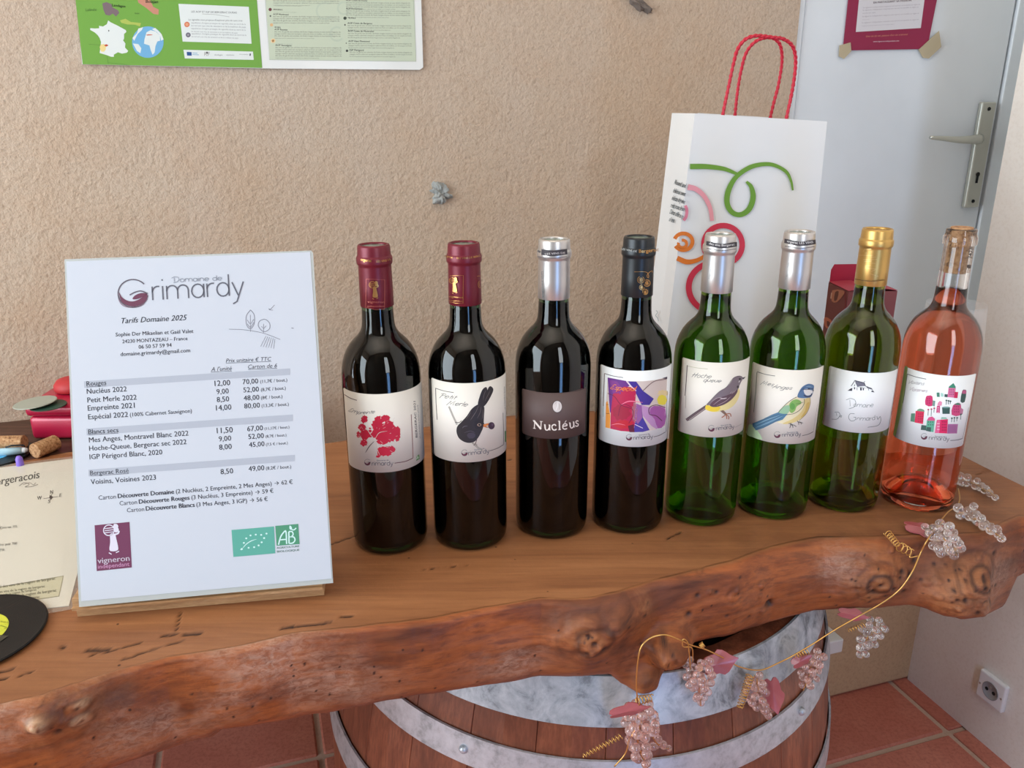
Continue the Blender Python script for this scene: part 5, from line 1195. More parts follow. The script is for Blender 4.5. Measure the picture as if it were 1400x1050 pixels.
A.poly([(305, 255), (318, 280), (345, 298), (375, 302), (405, 292), (430, 275), (446, 262), (446, 285), (425, 312), (385, 328), (345, 322), (315, 300)], (108, 56, 78), 4, 3)
A.poly([(372, 290), (385, 272), (415, 260), (447, 262), (440, 270), (415, 284), (390, 292)], (108, 56, 78), 4, 2)
A.line([(358, 270), (385, 256), (415, 250), (448, 262)], 6, (96, 88, 98), 5, 5); A.line([(300, 260), (306, 300), (330, 326), (375, 333), (420, 322), (448, 290)], 4, (150, 120, 136), 3, 5)
A.script('rimardy', (475, 296), (934, 270), 68, 7, (96, 96, 106), lay=3); A.script('Domaine de', (570, 206), (822, 196), 16, 3.5, (146, 150, 160), lay=3)
def T(s, p0, p1, c=TX, **k): A.text(s, p0, p1, c, **k)
T('Tarifs Domaine 2025', (318, 413), (648, 396), bold=.01, shear=.3)
T('Sophie Der Mikaelian et Gaël Valet', (288, 479), (679, 461), bold=.012); T('24230 MONTAZEAU – France', (322, 513), (650, 497), bold=.012)
T('06 50 57 59 94', (404, 541), (570, 531), bold=.012); T('domaine.grimardy@gmail.com', (313, 578), (663, 558), bold=.012)
T('Prix unitaire € TTC', (843, 610), (1072, 601), shear=.25, under=True); T("A l'unité", (768, 655), (873, 649), shear=.25, under=True); T('Carton de 6', (955, 642), (1101, 635), shear=.25, under=True)
BAND = (176, 180, 190)
A.poly([(128, 705), (1165, 640), (1165, 672), (130, 738)], BAND, 0); A.poly([(140, 943), (1180, 872), (1180, 905), (142, 977)], BAND, 0); A.poly([(150, 1150), (1190, 1075), (1190, 1107), (152, 1184)], BAND, 0)
T('Rouges', (142, 729), (241, 722), bold=.03, under=True)
rowsd = [('Nucléus 2022', (143, 768), (344, 755), '12,00', (787, 729), (865, 724), '70,00', (928, 720), (1006, 715), '(11,7€ / bout.)', (1016, 714), (1152, 705)),
 ('Petit Merle 2022', (146, 812), (394, 797), '9,00', (797, 770), (858, 765), '52,00', (932, 761), (1010, 756), '(8,7€ / bout.)', (1020, 755), (1145, 746)),
 ('Empreinte 2021', (148, 853), (384, 838), '8,50', (798, 810), (860, 805), '48,00', (933, 802), (1012, 797), '(8€ / bout.)', (1020, 796), (1128, 788)),
 ('Espécial 2022', (150, 897), (350, 884), '14,00', (794, 852), (871, 847), '80,00', (936, 842), (1015, 837), '(13,3€ / bout.)', (1023, 836), (1160, 827)),
 ('Mes Anges, Montravel Blanc 2022', (154, 1013), (655, 978), '11,50', (798, 967), (878, 962), '67,00', (951, 957), (1030, 951), '(11,17€ / bout.)', (1038, 950), (1163, 941)),
 ('Hoche-Queue, Bergerac sec 2022', (155, 1055), (645, 1021), '9,00', (808, 1008), (870, 1003), '52,00', (957, 996), (1035, 990), '(8,7€ / bout.)', (1043, 989), (1148, 981)),
 ('IGP Périgord Blanc, 2020', (157, 1098), (523, 1073), '8,00', (810, 1050), (873, 1045), '45,00', (960, 1037), (1038, 1031), '(7,5 € / bout.)', (1045, 1030), (1155, 1021)),
 ('Voisins, Voisines 2023', (163, 1224), (491, 1200), '8,50', (817, 1173), (880, 1168), '49,00', (958, 1158), (1037, 1152), '(8,2€ / bout.)', (1045, 1151), (1172, 1142))]
for rw in rowsd:
    for k in range(0, 12, 3): T(rw[k], rw[k + 1], rw[k + 2], bold=.008 if k < 9 else .004)
T('(100% Cabernet Sauvignon)', (360, 883), (672, 862), bold=.008)
T('Blancs secs', (151, 971), (302, 961), bold=.03, under=True); T('Bergerac Rosé', (160, 1178), (354, 1165), bold=.03, under=True)
for y0, a_, b_, c_ in (((202, 1302), (290, 1294), (300, 1293), (582, 1270)) , ((308, 1330), (396, 1323), (406, 1322), (660, 1301)), ((345, 1366), (432, 1359), (441, 1358), (686, 1338))):
    pass
T('Carton', (202, 1302), (290, 1295)); T('Découverte Domaine', (300, 1294), (582, 1271), bold=.035); T('(2 Nucléus, 2 Empreinte, 2 Mes Anges) → 62 €', (592, 1270), (1180, 1221), bold=.008)
T('Carton', (308, 1330), (396, 1323)); T('Découverte Rouges', (406, 1322), (660, 1301), bold=.035); T('(3 Nucléus, 3 Empreinte) → 59 €', (670, 1300), (1083, 1266), bold=.008)
T('Carton', (345, 1365), (432, 1358)); T('Découverte Blancs', (441, 1357), (686, 1337), bold=.035); T('(3 Mes Anges, 3 IGP) → 56 €', (695, 1336), (1054, 1307), bold=.008)
# tree sketch
SK = (130, 130, 140)
A.line([(858, 442), (940, 446), (1030, 462), (1117, 494)], 2.5, SK, 1, 5); A.line([(967, 345), (946, 375), (947, 420), (966, 440), (985, 415), (985, 370), (967, 345)], 3, SK, 1, 5); A.line([(966, 370), (967, 455)], 2.5, SK); A.line([(950, 395), (966, 415), (983, 392)], 2.5, SK, 1, 4); A.line([(950, 415), (966, 432), (984, 408)], 2.5, SK, 1, 4)
A.line([(1034, 392), (1012, 402), (1006, 425), (1022, 448), (1040, 455), (1062, 440), (1064, 415), (1048, 396), (1034, 392)], 3, SK, 1, 4); A.line([(1033, 415), (1032, 462)], 2.5, SK); A.line([(1022, 428), (1033, 440), (1046, 425)], 2.5, SK)
for k in range(6): A.line([(1045 + 9 * k, 476 + 3 * k), (1018 + 13 * k, 530 + 2 * k)], 2, SK, 1)
A.line([(1060, 345), (1070, 340), (1088, 320)], 2.5, SK); A.line([(1058, 338), (1068, 346), (1080, 346)], 2.5, SK); A.line([(1173, 436), (1184, 438)], 4, SK)
# vigneron mark
A.o = (120, 700); A.sc = 11.67
WN = (112, 50, 82)
A.poly([(108, 212), (665, 158), (702, 885), (143, 943)], WN, 1)
def VF_(u_, v_): return (108 + 557 * u_ * 1.0 + 37 * v_, 212 - 54 * u_ + 720 * v_)
stickfigure(A, lambda u_, v_: (225 + 430 * (u_ - .02), 190 + 560 * v_ - 20 * u_), (220, 214, 226), None)
T('vigneron', (160, 822), (668, 776), c=(226, 214, 226), bold=.02, h=128, lay=3); T('indépendant', (165, 905), (666, 858), c=(206, 150, 184), bold=.0, h=92, lay=3)
# organic marks
A.o = (300, 700); A.sc = 10.77
A.poly([(178, 265), (803, 212), (823, 608), (205, 662)], (92, 168, 150), 1); A.poly([(822, 205), (1160, 175), (1180, 472), (842, 497)], (78, 146, 112), 1)
LT = (206, 236, 230)
for x_, y_ in ((458, 345), (535, 333), (615, 337), (693, 318), (658, 384), (622, 446), (577, 492), (511, 518), (430, 527), (360, 455), (395, 388)): A.ell(x_, y_, 15, 13, LT, 2, n=10)
A.line([(330, 545), (400, 470), (470, 425), (550, 400)], 12, LT, 2, 5, True); A.poly([(305, 558), (325, 525), (348, 550), (330, 562)], LT, 2)
A.line([(870, 482), (900, 370), (950, 295), (980, 292), (990, 470)], 20, LT, 2, 5); A.line([(890, 410), (990, 402)], 18, LT, 2); A.line([(1022, 290), (1025, 465)], 20, LT, 2); A.line([(1022, 288), (1070, 290), (1085, 330), (1060, 362), (1030, 368)], 18, LT, 2, 5); A.line([(1040, 366), (1095, 370), (1112, 415), (1080, 455), (1025, 462)], 18, LT, 2, 5)
A.poly([(1035, 200), (1060, 215), (1070, 250), (1050, 262), (1030, 240)], LT, 3, 3); A.line([(1065, 262), (1100, 262), (1130, 235)], 16, LT, 3, 4)
T('AGRICULTURE', (846, 543), (1176, 516), c=(84, 130, 108), bold=.02, h=38); T('BIOLOGIQUE', (850, 598), (1180, 571), c=(84, 130, 108), bold=.02, h=42)
A.build('sheet_print', sheet, tuple(SO))
# stand: grooved front rail, foot and leaning back
STM = Matrix(((su[0], sn0[0], 0, 0), (su[1], sn0[1], 0, 0), (0, 0, 1, 0), (0, 0, 0, 1))); STM.translation = Vector(tuple(SBL * (1, 1, 0)))
fl_ = STM.inverted() @ Vector(tuple(onz(106, 843))); fr_ = STM.inverted() @ Vector(tuple(onz(444, 808)))
sx0, sx1, syf = fl_.x, fr_.x, min(fl_.y, fr_.y)
bm = bmesh.new()
prof = [(syf, .0), (syf, .0115), (syf + .002, .0130), (syf + .0045, .0125), (syf + .006, .0115), (syf + .0065, .0130), (-.0005, .0135), (.0, .011), (.003, .011), (.004, .020), (.075, .020), (.075, 0)]
L_ = [bm.verts.new((sx0, y, z)) for y, z in prof]; R_ = [bm.verts.new((sx1, y, z)) for y, z in prof]
bm.faces.new(L_); bm.faces.new(R_[::-1])
for i in range(len(L_)): j = (i + 1) % len(L_); bm.faces.new((L_[j], L_[i], R_[i], R_[j]))
bmesh.ops.recalc_face_normals(bm, faces=bm.faces); bm.transform(STM); bm.transform(Matrix.Translation(-SO))
obj('stand_base', bm, M_stand, sign)
bm = bmesh.new(); tl = math.tan(LEAN)
hexa(bm, [(.02, .0065, .018), (.185, .0065, .018), (.185, .0145, .018), (.02, .0145, .018), (.02, .0065 + .2 * tl, .218), (.185, .0065 + .2 * tl, .218), (.185, .0145 + .2 * tl, .218), (.02, .0145 + .2 * tl, .218)])
bm.transform(STM); bm.transform(Matrix.Translation(-SO)); obj('stand_back', bm, M_stand, sign)

# ------------------------------------------------------------------ paper bag
BY = math.radians(8); bw_ = np.array([math.cos(BY), math.sin(BY), 0]); bn = np.array([-bw_[1], bw_[0], 0])
BP = np.array([.25, 1.0, 0])
tl_, tr_ = onplane(950, 155, BP, bn), onplane(1131, 166, BP, bn)
low = onplane(913, 452, BP, bn); k_ = (tl_ - low); bl_ = low - k_ * (low[2] / k_[2]); 
low = onplane(1107, 402, BP, bn); k_ = (tr_ - low); br_ = low - k_ * (low[2] / k_[2])
D_ = .082
ztop = (tl_[2] + tr_[2]) / 2
bag = empty('paper_bag', tuple((bl_ + br_) / 2 + bn * D_ / 2), 'tall white paper gift bag with red cord handles and green vine scroll', 'bag')
BGO = np.array(bag.location)
M_bag = mat('white_kraft_paper', srgb(226, 224, 222), .6); _t = NT(M_bag); _co = _t.coords(); _t.norm(_t.bump(_t.noise(_co, 9, 3, .5), .25, .01))
bagv = []; bm = bmesh.new()
def corner(p, d): return p + bn * d
TH = .0006; NZ = 24
cor = [(bl_, tl_, 0), (br_, tr_, 0), (br_, tr_, D_), (bl_, tl_, D_)]
# gusset folds pushed inwards at the middle of the side panels
ring = []
for z in range(NZ + 1):
    t = z / NZ
    P_ = []
    for (lo_, hi_, d) in cor: P_.append(lo_ + (hi_ - lo_) * t + bn * d)
    gl = (P_[0] + P_[3]) / 2 + bw_ * (.003 * math.sin(math.pi * min(1, t * 1.2))); gr = (P_[1] + P_[2]) / 2 - bw_ * (.012 * t)
    pts = [P_[0], *(P_[0] + (P_[1] - P_[0]) * q - bn * .0014 * math.sin(math.pi * q) * math.sin(math.pi * t + .4) for q in (.25, .5, .75)), P_[1], gr, P_[2], (P_[2] + P_[3]) / 2, P_[3], gl]
    ring.append([bm.verts.new(tuple(p - BGO)) for p in pts])
for A_, B_ in zip(ring[:-1], ring[1:]):
    for i in range(10): j = (i + 1) % 10; bm.faces.new((A_[i], A_[j], B_[j], B_[i]))
bm.faces.new(ring[0][::-1])
bmesh.ops.recalc_face_normals(bm, faces=bm.faces)
bo = obj('bag_body', bm, M_bag, bag); md = bo.modifiers.new('s', 'SOLIDIFY'); md.thickness = TH; md.offset = -1
# folded inner rim strips where the handles are glued
for nm, d0, p0, p1 in (('front', .0025, tl_, tr_), ('back', D_ - .0025, tl_, tr_)):
    b = bmesh.new(); q0 = p0 + (p1 - p0) * .2 + bn * d0; q1 = p0 + (p1 - p0) * .8 + bn * d0
    dz = np.array([0, 0, -.045]); e_ = bn * .0008; up = np.array([0, 0, .002 if nm == 'back' else -.001])
    hexa(b, [x - BGO for x in (q0 + dz, q1 + dz, q1 + dz + e_, q0 + dz + e_, q0 + up, q1 + up, q1 + up + e_, q0 + up + e_)])
    obj('handle_patch', b, M_bag, bag)
M_cord = mat('red_twisted_cord', srgb(196, 26, 52), .45); _t = NT(M_cord)
def cord(pix, pl, nm='cord_handle'):
    pts = spline([onplane(880 + x / 3.5, 30 + y / 3.5, BP + bn * d, bn) for (x, y), d in zip(pix, pl)], 9)
    b = bmesh.new(); P_ = [np.array(p) for p in pts]; s = 0; strands = [[], []]
    for i, p in enumerate(P_):
        t = P_[min(i + 1, len(P_) - 1)] - P_[max(i - 1, 0)]; t /= np.linalg.norm(t); a = np.cross(t, bn); a /= np.linalg.norm(a)
        if i: s += np.linalg.norm(P_[i] - P_[i - 1])
        for k in (0, 1):
            q = s * 520 + k * math.pi; strands[k].append(p + (a * math.cos(q) + bn * math.sin(q)) * .00085 - BGO)
    for k in (0, 1): tube(b, strands[k], .00145, 8)
    obj(nm, b, M_cord, bag, True)
cord([(372, 520), (377, 455), (400, 340), (430, 200), (450, 130), (485, 85), (530, 67), (575, 68), (620, 74), (670, 82), (712, 115), (727, 175), (722, 260), (705, 360), (680, 475), (672, 540)], [.004] * 3 + [0, -.004, -.008, -.01, -.01, -.01, -.008, -.004, 0, .002, .004, .004, .004])
cord([(432, 540), (436, 465), (447, 350), (465, 240), (490, 150), (530, 98), (580, 76), (625, 80), (655, 115), (662, 190), (645, 300), (622, 390), (605, 465), (598, 530)], [D_ - .004] * 3 + [D_ - .008, D_ - .014, D_ - .02, D_ - .02, D_ - .02, D_ - .016, D_ - .01] + [D_ - .004] * 4)
A = Art(plane_map(BP - bn * .0022, bn), 880, 30, 3.5)
GNB = (104, 148, 44)
def brush(A, pts, ws, c, lay=1, n=8):
    P_ = spline([(x, y, w) for (x, y), w in zip(pts, ws)], n); Lp = []
    for i, p in enumerate(P_):
        d = (P_[min(i + 1, len(P_) - 1)] - P_[max(i - 1, 0)])[:2]; d = d / (np.linalg.norm(d) + 1e-9); q = np.array([-d[1], d[0]]) * p[2] / 2
        Lp += [tuple(p[:2] + q), tuple(p[:2] - q)]
    A.tris(Lp, [t for i in range(len(P_) - 1) for t in ((2 * i, 2 * i + 1, 2 * i + 3), (2 * i, 2 * i + 3, 2 * i + 2))], c, lay)
brush(A, [(222, 692), (300, 692), (380, 702), (430, 720), (460, 735)], [26, 24, 20, 16, 12], GNB)
brush(A, [(492, 764), (515, 790), (524, 840), (505, 895), (465, 922), (425, 912), (400, 870), (405, 810), (440, 745), (500, 700), (560, 682), (620, 684), (680, 715), (705, 760), (714, 806)], [12, 20, 26, 26, 24, 24, 26, 26, 22, 22, 20, 18, 16, 12, 9], GNB, 2)
brush(A, [(212, 790), (250, 800), (290, 835), (318, 890), (328, 952)], [28, 24, 22, 20, 18], (228, 150, 160))
A.line([(200, 878), (207, 900), (204, 930), (192, 950)], 14, (228, 130, 150), 1, 4)
rD = (206, 48, 72)
def ringb(A, cx, cy_, rx, ry, a0, a1, w, c, lay=2): A.line([(cx + rx * math.cos(math.radians(q)), cy_ + ry * math.sin(math.radians(q))) for q in np.linspace(a0, a1, 40)], w, c, lay)
ringb(A, 380, 1066, 92, 92, 50, 410, 26, rD)
ringb(A, 190, 1052, 44, 40, -160, 150, 18, (222, 118, 32)); ringb(A, 186, 1062, 20, 18, -100, 200, 14, (222, 118, 32))
brush(A, [(160, 1130), (205, 1148), (250, 1142), (290, 1122), (320, 1098)], [24, 24, 20, 18, 18], (222, 118, 32))
ringb(A, 340, 1270, 124, 118, 110, 280, 28, rD); ringb(A, 352, 1262, 56, 56, 120, 300, 26, (190, 40, 60))
A.build('bag_print', bag, tuple(BGO))
sdir = (bl_ - tl_); 
# lettering on the left side panel
SP = (bl_ + corner(bl_, D_)) / 2; s_n = np.cross(bn, (tl_ - bl_) / np.linalg.norm(tl_ - bl_)); s_n = s_n if s_n @ np.array([1, 0, 0]) > 0 else -s_n
A = Art(plane_map(tl_ - s_n * .0012, s_n), 890, 220, 4.375)
for k, (s_, x0, y0, x1, y1) in enumerate((("Round and", 138, 138, 204, 162), ("delicious sweet", 130, 188, 204, 212), ("delicate dry wine", 122, 232, 200, 258), ("reds, rose, from", 116, 276, 196, 302), ("Duras offer a cy", 110, 314, 188, 346), ("of test.", 106, 360, 138, 370))):
    A.text(s_, (x0, y0), (x1, y1), (60, 80, 90), .01, h=40)
A.line([(30, 895), (40, 905), (28, 925), (40, 940), (45, 960)], 3, (110, 130, 136), 1, 4)
A.build('side_print', bag, tuple(BGO))

# ------------------------------------------------------------------ burgundy carton, behind the gold-capped bottle
M_carton = mat('burgundy_card', srgb(128, 62, 66), .5, coat=.1); M_cartin = mat('crimson_card_inside', srgb(178, 22, 62), .5)
cy0 = .985
cl_, cr_ = ony(1128, 446, cy0), ony(1229, 432, cy0)
c_fl = ony(1158, 400, cy0 - .03); 
cx0 = ony(1130, 425, 1.06); cxa = ony(1163, 432, .985); cxb = ony(1226, 400, .985)
ctn = empty('wine_carton', (float((cxa[0] + cxb[0]) / 2), 1.03, 0), 'open burgundy wine carton with crimson flap, behind the gold-capped bottle', 'carton')
CO = np.array(ctn.location)
p1 = ony(1160, 402, .985); p2 = ony(1228, 400, .985)
# corners of the upright carton: front left, front right, back right, back left
zt = .176
def onzt(px, py): return onz(px, py, zt)
FLc, FRc, BLc = onzt(1160, 399), onzt(1227, 398), onzt(1133, 386)
BRc = FRc + (BLc - FLc)
# push the whole thing far enough back to clear the bottle
bm = bmesh.new(); 
def wallp(a, b, z0, z1, m=0, e=.0006):
    d = np.array([*(b - a)[:2], 0]); n_ = np.array([-d[1], d[0], 0]); n_ /= np.linalg.norm(n_)
    a = np.array([a[0], a[1], 0]) - CO * (1, 1, 0); b = np.array([b[0], b[1], 0]) - CO * (1, 1, 0)
    z0v, z1v = np.array([0, 0, z0]), np.array([0, 0, z1])
    hexa(bm, [a + z0v, b + z0v, b + z0v + n_ * e, a + z0v + n_ * e, a + z1v, b + z1v, b + z1v + n_ * e, a + z1v + n_ * e], m)
FLc, FRc, BRc, BLc = [np.array([p[0], p[1], 0]) for p in (FLc, FRc, BRc, BLc)]
for a, b in ((FLc, FRc), (FRc, BRc), (BRc, BLc), (BLc, FLc)): wallp(a, b, 0, zt)
obj('carton_body', bm, M_carton, ctn)
bm = bmesh.new(); 
q0, q1 = BLc + (BRc - BLc) * .02, BLc + (BRc - BLc) * .98; uu = (q1 - q0); n_ = np.array([-uu[1], uu[0], 0]); n_ /= np.linalg.norm(n_)
out = [(0, zt), (0, zt + .018), (.06, zt + .026), (.94, zt + .026), (1, zt + .018), (1, zt)]
a_ = [bm.verts.new(tuple(q0 + uu * t + np.array([0, 0, z]) - CO)) for t, z in out]; b_ = [bm.verts.new(tuple(q0 + uu * t + n_ * .0007 + np.array([0, 0, z]) - CO)) for t, z in out]
bm.faces.new(a_); bm.faces.new(b_[::-1])
for i in range(6): j = (i + 1) % 6; bm.faces.new((a_[i], b_[i], b_[j], a_[j]))
bmesh.ops.recalc_face_normals(bm, faces=bm.faces); obj('tuck_flap', bm, M_cartin, ctn)
M_cartin2 = mat('crimson_card_flap', srgb(172, 60, 76), .5)
for a, b, s_ in ((BRc, FRc, 1), (FLc, BLc, -1)):
    bm = bmesh.new(); d = b - a; inn_ = (FLc - FRc) * (1 if s_ > 0 else -1) * .42
    P4 = [a + np.array([0, 0, zt + .0008]), b + np.array([0, 0, zt + .0008]), b - d * .12 + inn_ + np.array([0, 0, zt + .004]), a + d * .12 + inn_ + np.array([0, 0, zt + .004])]
    e_ = np.array([0, 0, .0006]); hexa(bm, [p - CO for p in P4] + [p + e_ - CO for p in P4]); bmesh.ops.recalc_face_normals(bm, faces=bm.faces)
    obj('side_flap', bm, M_cartin2, ctn)
# decorative pale marks printed on the left face
ls = FLc - BLc; ln_ = np.array([-ls[1], ls[0], 0]); ln_ /= np.linalg.norm(ln_)
if ln_ @ np.array([BLc[0], BLc[1], 0]) < 0: ln_ = -ln_
A = Art(plane_map(BLc - ln_ * .0004, ln_), 1120, 350, 6.18)
A.poly([(110, 290), (200, 290), (210, 320), (150, 390), (105, 380)], (196, 128, 104), 1, 2); A.poly([(135, 305), (165, 300), (150, 370), (125, 375)], (110, 60, 52), 2, 2); A.line([(105, 310), (98, 360)], 8, (222, 190, 170), 2); A.poly([(48, 515), (100, 540), (120, 600), (60, 610), (40, 560)], (206, 120, 96), 1, 2); A.poly([(65, 550), (90, 560), (85, 600), (68, 590)], (110, 50, 44), 2, 2)
A.line([(215, 300), (222, 400), (205, 470)], 6, (150, 40, 60), 2, 3)
A.build('carton_print', ctn, tuple(CO))

# ------------------------------------------------------------------ wine glass behind the rose bottle
gx, gy = .507, .902
rimz = None
glass = empty('wine_glass', (gx, gy, 0), 'empty clear wine glass half hidden behind the pink rose bottle', 'glass')
GP = [(0, .0), (.030, .0005), (.033, .0015), (.030, .0025), (.012, .005), (.0045, .010), (.0036, .03), (.0036, .075), (.006, .085), (.016, .093), (.027, .105), (.0335, .122), (.0352, .140), (.0345, .165), (.0320, .196), (.0315, .203)]
GI_ = [(.0311, .203), (.0315, .196), (.0336, .165), (.0343, .140), (.0326, .123), (.0262, .1065), (.015, .0945), (0, .090)]
M_thin = mat('thin_blown_glass', (.92, .94, .94, 1), .04, alpha=.12, coat=.6, coat_rough=.03)
obj('glass', lathe(GP + GI_, 64), M_thin, glass, True)

# ------------------------------------------------------------------ things at the left end
M_red = mat('red_lacquered_tin', srgb(190, 26, 66), .35, .1, coat=.3)
y0 = 1.003; pl_ = onz(48, 601)
zt_ = float(ony(44, 553, y0)[2]); zs_ = float(ony(46, 569, y0)[2])
tin = empty('red_tin_box', (-.56, y0 + .04, 0), 'bright red rectangular tin box by the tan wall at far left', 'box')
TO = np.array(tin.location)
TM = Matrix.Translation((0, 0, 0)) @ Matrix.Rotation(.03, 4, 'Z')
bm = bmesh.new(); box(bm, -.082, .082, -.040, .040, .0008, zs_ - .0006, TM, .006, 3); obj('tin_body', bm, M_red, tin, True)
bm = bmesh.new(); box(bm, -.084, .084, -.042, .042, zs_, zt_, TM, .006, 3); obj('tin_lid', bm, M_red, tin, True)
for o_ in tin.children: sharp(o_, 50)
M_coaster = mat('grey_green_card', srgb(168, 172, 158), .5); M_coast2 = mat('dark_green_card', srgb(40, 74, 60), .5)
cpos = ony(66, 545, 1.03)
b = lathe([(0, 0), (.0255, 0), (.0260, .0006), (.0255, .0014), (0, .0014)], 48)
b.transform(Matrix.Translation((cpos[0], 1.000, zt_ + .0030)) @ Matrix.Rotation(.0, 4, 'X') @ Matrix.Rotation(-.07, 4, 'Y'))
cst = tag(obj('drink_coaster', b, M_coaster, smooth=False), 'round grey-green coaster lying tilted on the red tin box', 'coaster')
b = lathe([(0, 0), (.022, 0), (.022, .001), (0, .001)], 40); b.transform(Matrix.Translation((cpos[0] + .018, .997, zt_ + .0003)))
tag(obj('drink_coaster', b, M_coast2), 'dark green coaster under the grey-green one on the red tin', 'coaster')
# round red cushion-like lid standing behind the tin
c_ = ony(80, 536, 1.095); b = bmesh.new()
b2x = lathe([(0, 0), (.030, 0), (.034, .003), (.034, .012), (.028, .020), (.014, .024), (0, .025)], 40)
b2x.transform(Matrix.Translation((-.606, 1.062, zt_ + .0005)) @ Matrix.Scale(.74, 4))
# the lid rests on top of the tin, at its back
tag(obj('round_red_lid', b2x, mat('matt_red', srgb(186, 50, 52), .6), smooth=True), 'small round matt red lid resting at the back of the red tin', 'box')
def corkobj(px, py, ang, label, L=.044, r=.0112):
    p = onz(px, py, r); b = lathe([(0, 0), (r - .0008, 0), (r, .0008), (r, L - .0008), (r - .0008, L), (0, L)], 28)
    b.transform(Matrix.Rotation(math.pi / 2, 4, 'Y')); b.transform(Matrix.Rotation(ang, 4, 'Z')); b.transform(Matrix.Translation((p[0], p[1], r)))
    o = obj('loose_cork', b, M_cork, smooth=True); sharp(o); return tag(o, label, 'cork', 'loose corks')
corkobj(47, 617, 1.2, 'short wine cork pointing away in front of the red tin', .032, .0098)
c2 = corkobj(-16, 606, .05, 'long wine cork with dark stained end at the left picture edge', .046, .0095)
p = onz(31, 606, .0095)
# pen
M_pen = mat('pale_blue_pen_plastic', srgb(176, 214, 230), .25, coat=.4); M_penw = mat('white_pen_plastic', srgb(225, 228, 230), .3); M_black = mat('black_plastic', srgb(24, 24, 26), .35)
pa_, pb_ = onz(-60, 624, .0068), onz(38, 615, .0068); pd = (pb_ - pa_) / np.linalg.norm(pb_ - pa_)
pen = empty('ballpoint_pen', tuple(pa_ * (1, 1, 0)), 'pale blue ballpoint pen with black clip lying beside the corks', 'pen'); PO = pen.location
def at_(t, dz=0): return pa_ + (pb_ - pa_) * t + np.array([0, 0, dz]) - np.array(PO)
b = bmesh.new(); tube(b, [at_(t) for t in (0, .05, .4, .7, .92)], [.0025, .0048, .005, .0052, .0046], 16); obj('pen_barrel', b, M_pen, pen, True)
b = bmesh.new(); tube(b, [at_(t) for t in (.9, .96, 1.0)], [.0040, .0036, .0022], 14); obj('pen_tip', b, M_penw, pen, True)
b = bmesh.new(); tube(b, [at_(.70, .0060), at_(.78, .0078), at_(.95, .0070), at_(.97, .0045)], .0011, 8); obj('pen_clip', b, M_black, pen, True)
# lilac chalk stub
p = onz(27, 637, 0); b = lathe([(0, 0), (.0042, 0), (.0044, .001), (.0040, .010), (.0024, .013), (0, .0135)], 20); b.transform(Matrix.Translation((p[0] + .001, p[1], 0)))
tag(obj('lilac_cap', b, mat('lilac_plastic', srgb(140, 110, 220), .4), smooth=True), 'tiny lilac pen cap standing on the counter near the blue disc', 'cap')
M_vinyl = mat('black_vinyl', srgb(14, 15, 17), .3, spec=.25); _t = NT(M_vinyl)
_tc = _t.n('ShaderNodeTexCoord'); _w = _t.n('ShaderNodeTexWave', wave_type='RINGS', rings_direction='Z'); _w.inputs['Scale'].default_value = 260; _w.inputs['Distortion'].default_value = .0
_t.l(_tc.outputs['Object'], _w.inputs['Vector']); _t.norm(_t.bump(_w.outputs['Fac'], .12, .0005))
def disc(px, py, wx, wy, R_, rl, col1, col2, label, z=.0016, ang=.5):
    d = empty('vinyl_coaster', (wx, wy, z), label, 'coaster')
    b = lathe([(.0012, 0), (R_ - .001, 0), (R_, .0008), (R_, .0016), (R_ - .0012, .0024), (R_ - .004, .0021), (rl + .001, .0021), (.0012, .0021)], 96, True)
    v_ = obj('disc', b, M_vinyl, d, True); sharp(v_, 25)
    b = lathe([(.0030, .0021), (rl, .0021), (rl, .00225), (.0030, .00225)], 60, True); obj('paper_label', b, mat('label_' + label.split()[0], srgb(col1), .5), d)
    b = bmesh.new(); n = 24; a0 = ang
    vs = [b.verts.new((rl * .97 * math.cos(a0 + math.pi * k / n), rl * .97 * math.sin(a0 + math.pi * k / n), .00232)) for k in range(n + 1)] ; b.faces.new(vs); obj('label_band', b, mat('band_' + label.split()[0], srgb(col2), .5), d)
    return d
d1 = disc(0, 0, -.4558, .5735, .0594, .0300, (200, 204, 56), (210, 212, 60), 'yellow labelled black vinyl record coaster at the bottom left', .0016)
p = onz(-10, 622, 0); R2 = .047
e_ = onz(28, 629, 0)
d2 = disc(0, 0, float(e_[0] - R2 * .93), float(e_[1] + R2 * .30), R2, .0235, (90, 180, 224), (150, 214, 240), 'blue labelled black vinyl record coaster under the pen at far left', .0004)
A = Art(lambda x, y, off: onz(x, y, .0016 + .00233 + off), 0, 620, 3.5)
A.poly([(0, 900), (40, 872), (0, 868)], (60, 56, 44), 3); A.text('GRANDS VINS', (0, 806), (44, 812), (110, 112, 40), lay=4, h=9); A.line([(0, 822), (34, 832)], 2, (110, 112, 40), 4); A.text('33 T', (20, 838), (34, 842), (60, 60, 30), lay=4)
A.build('label_print', d1, tuple(d1.location))
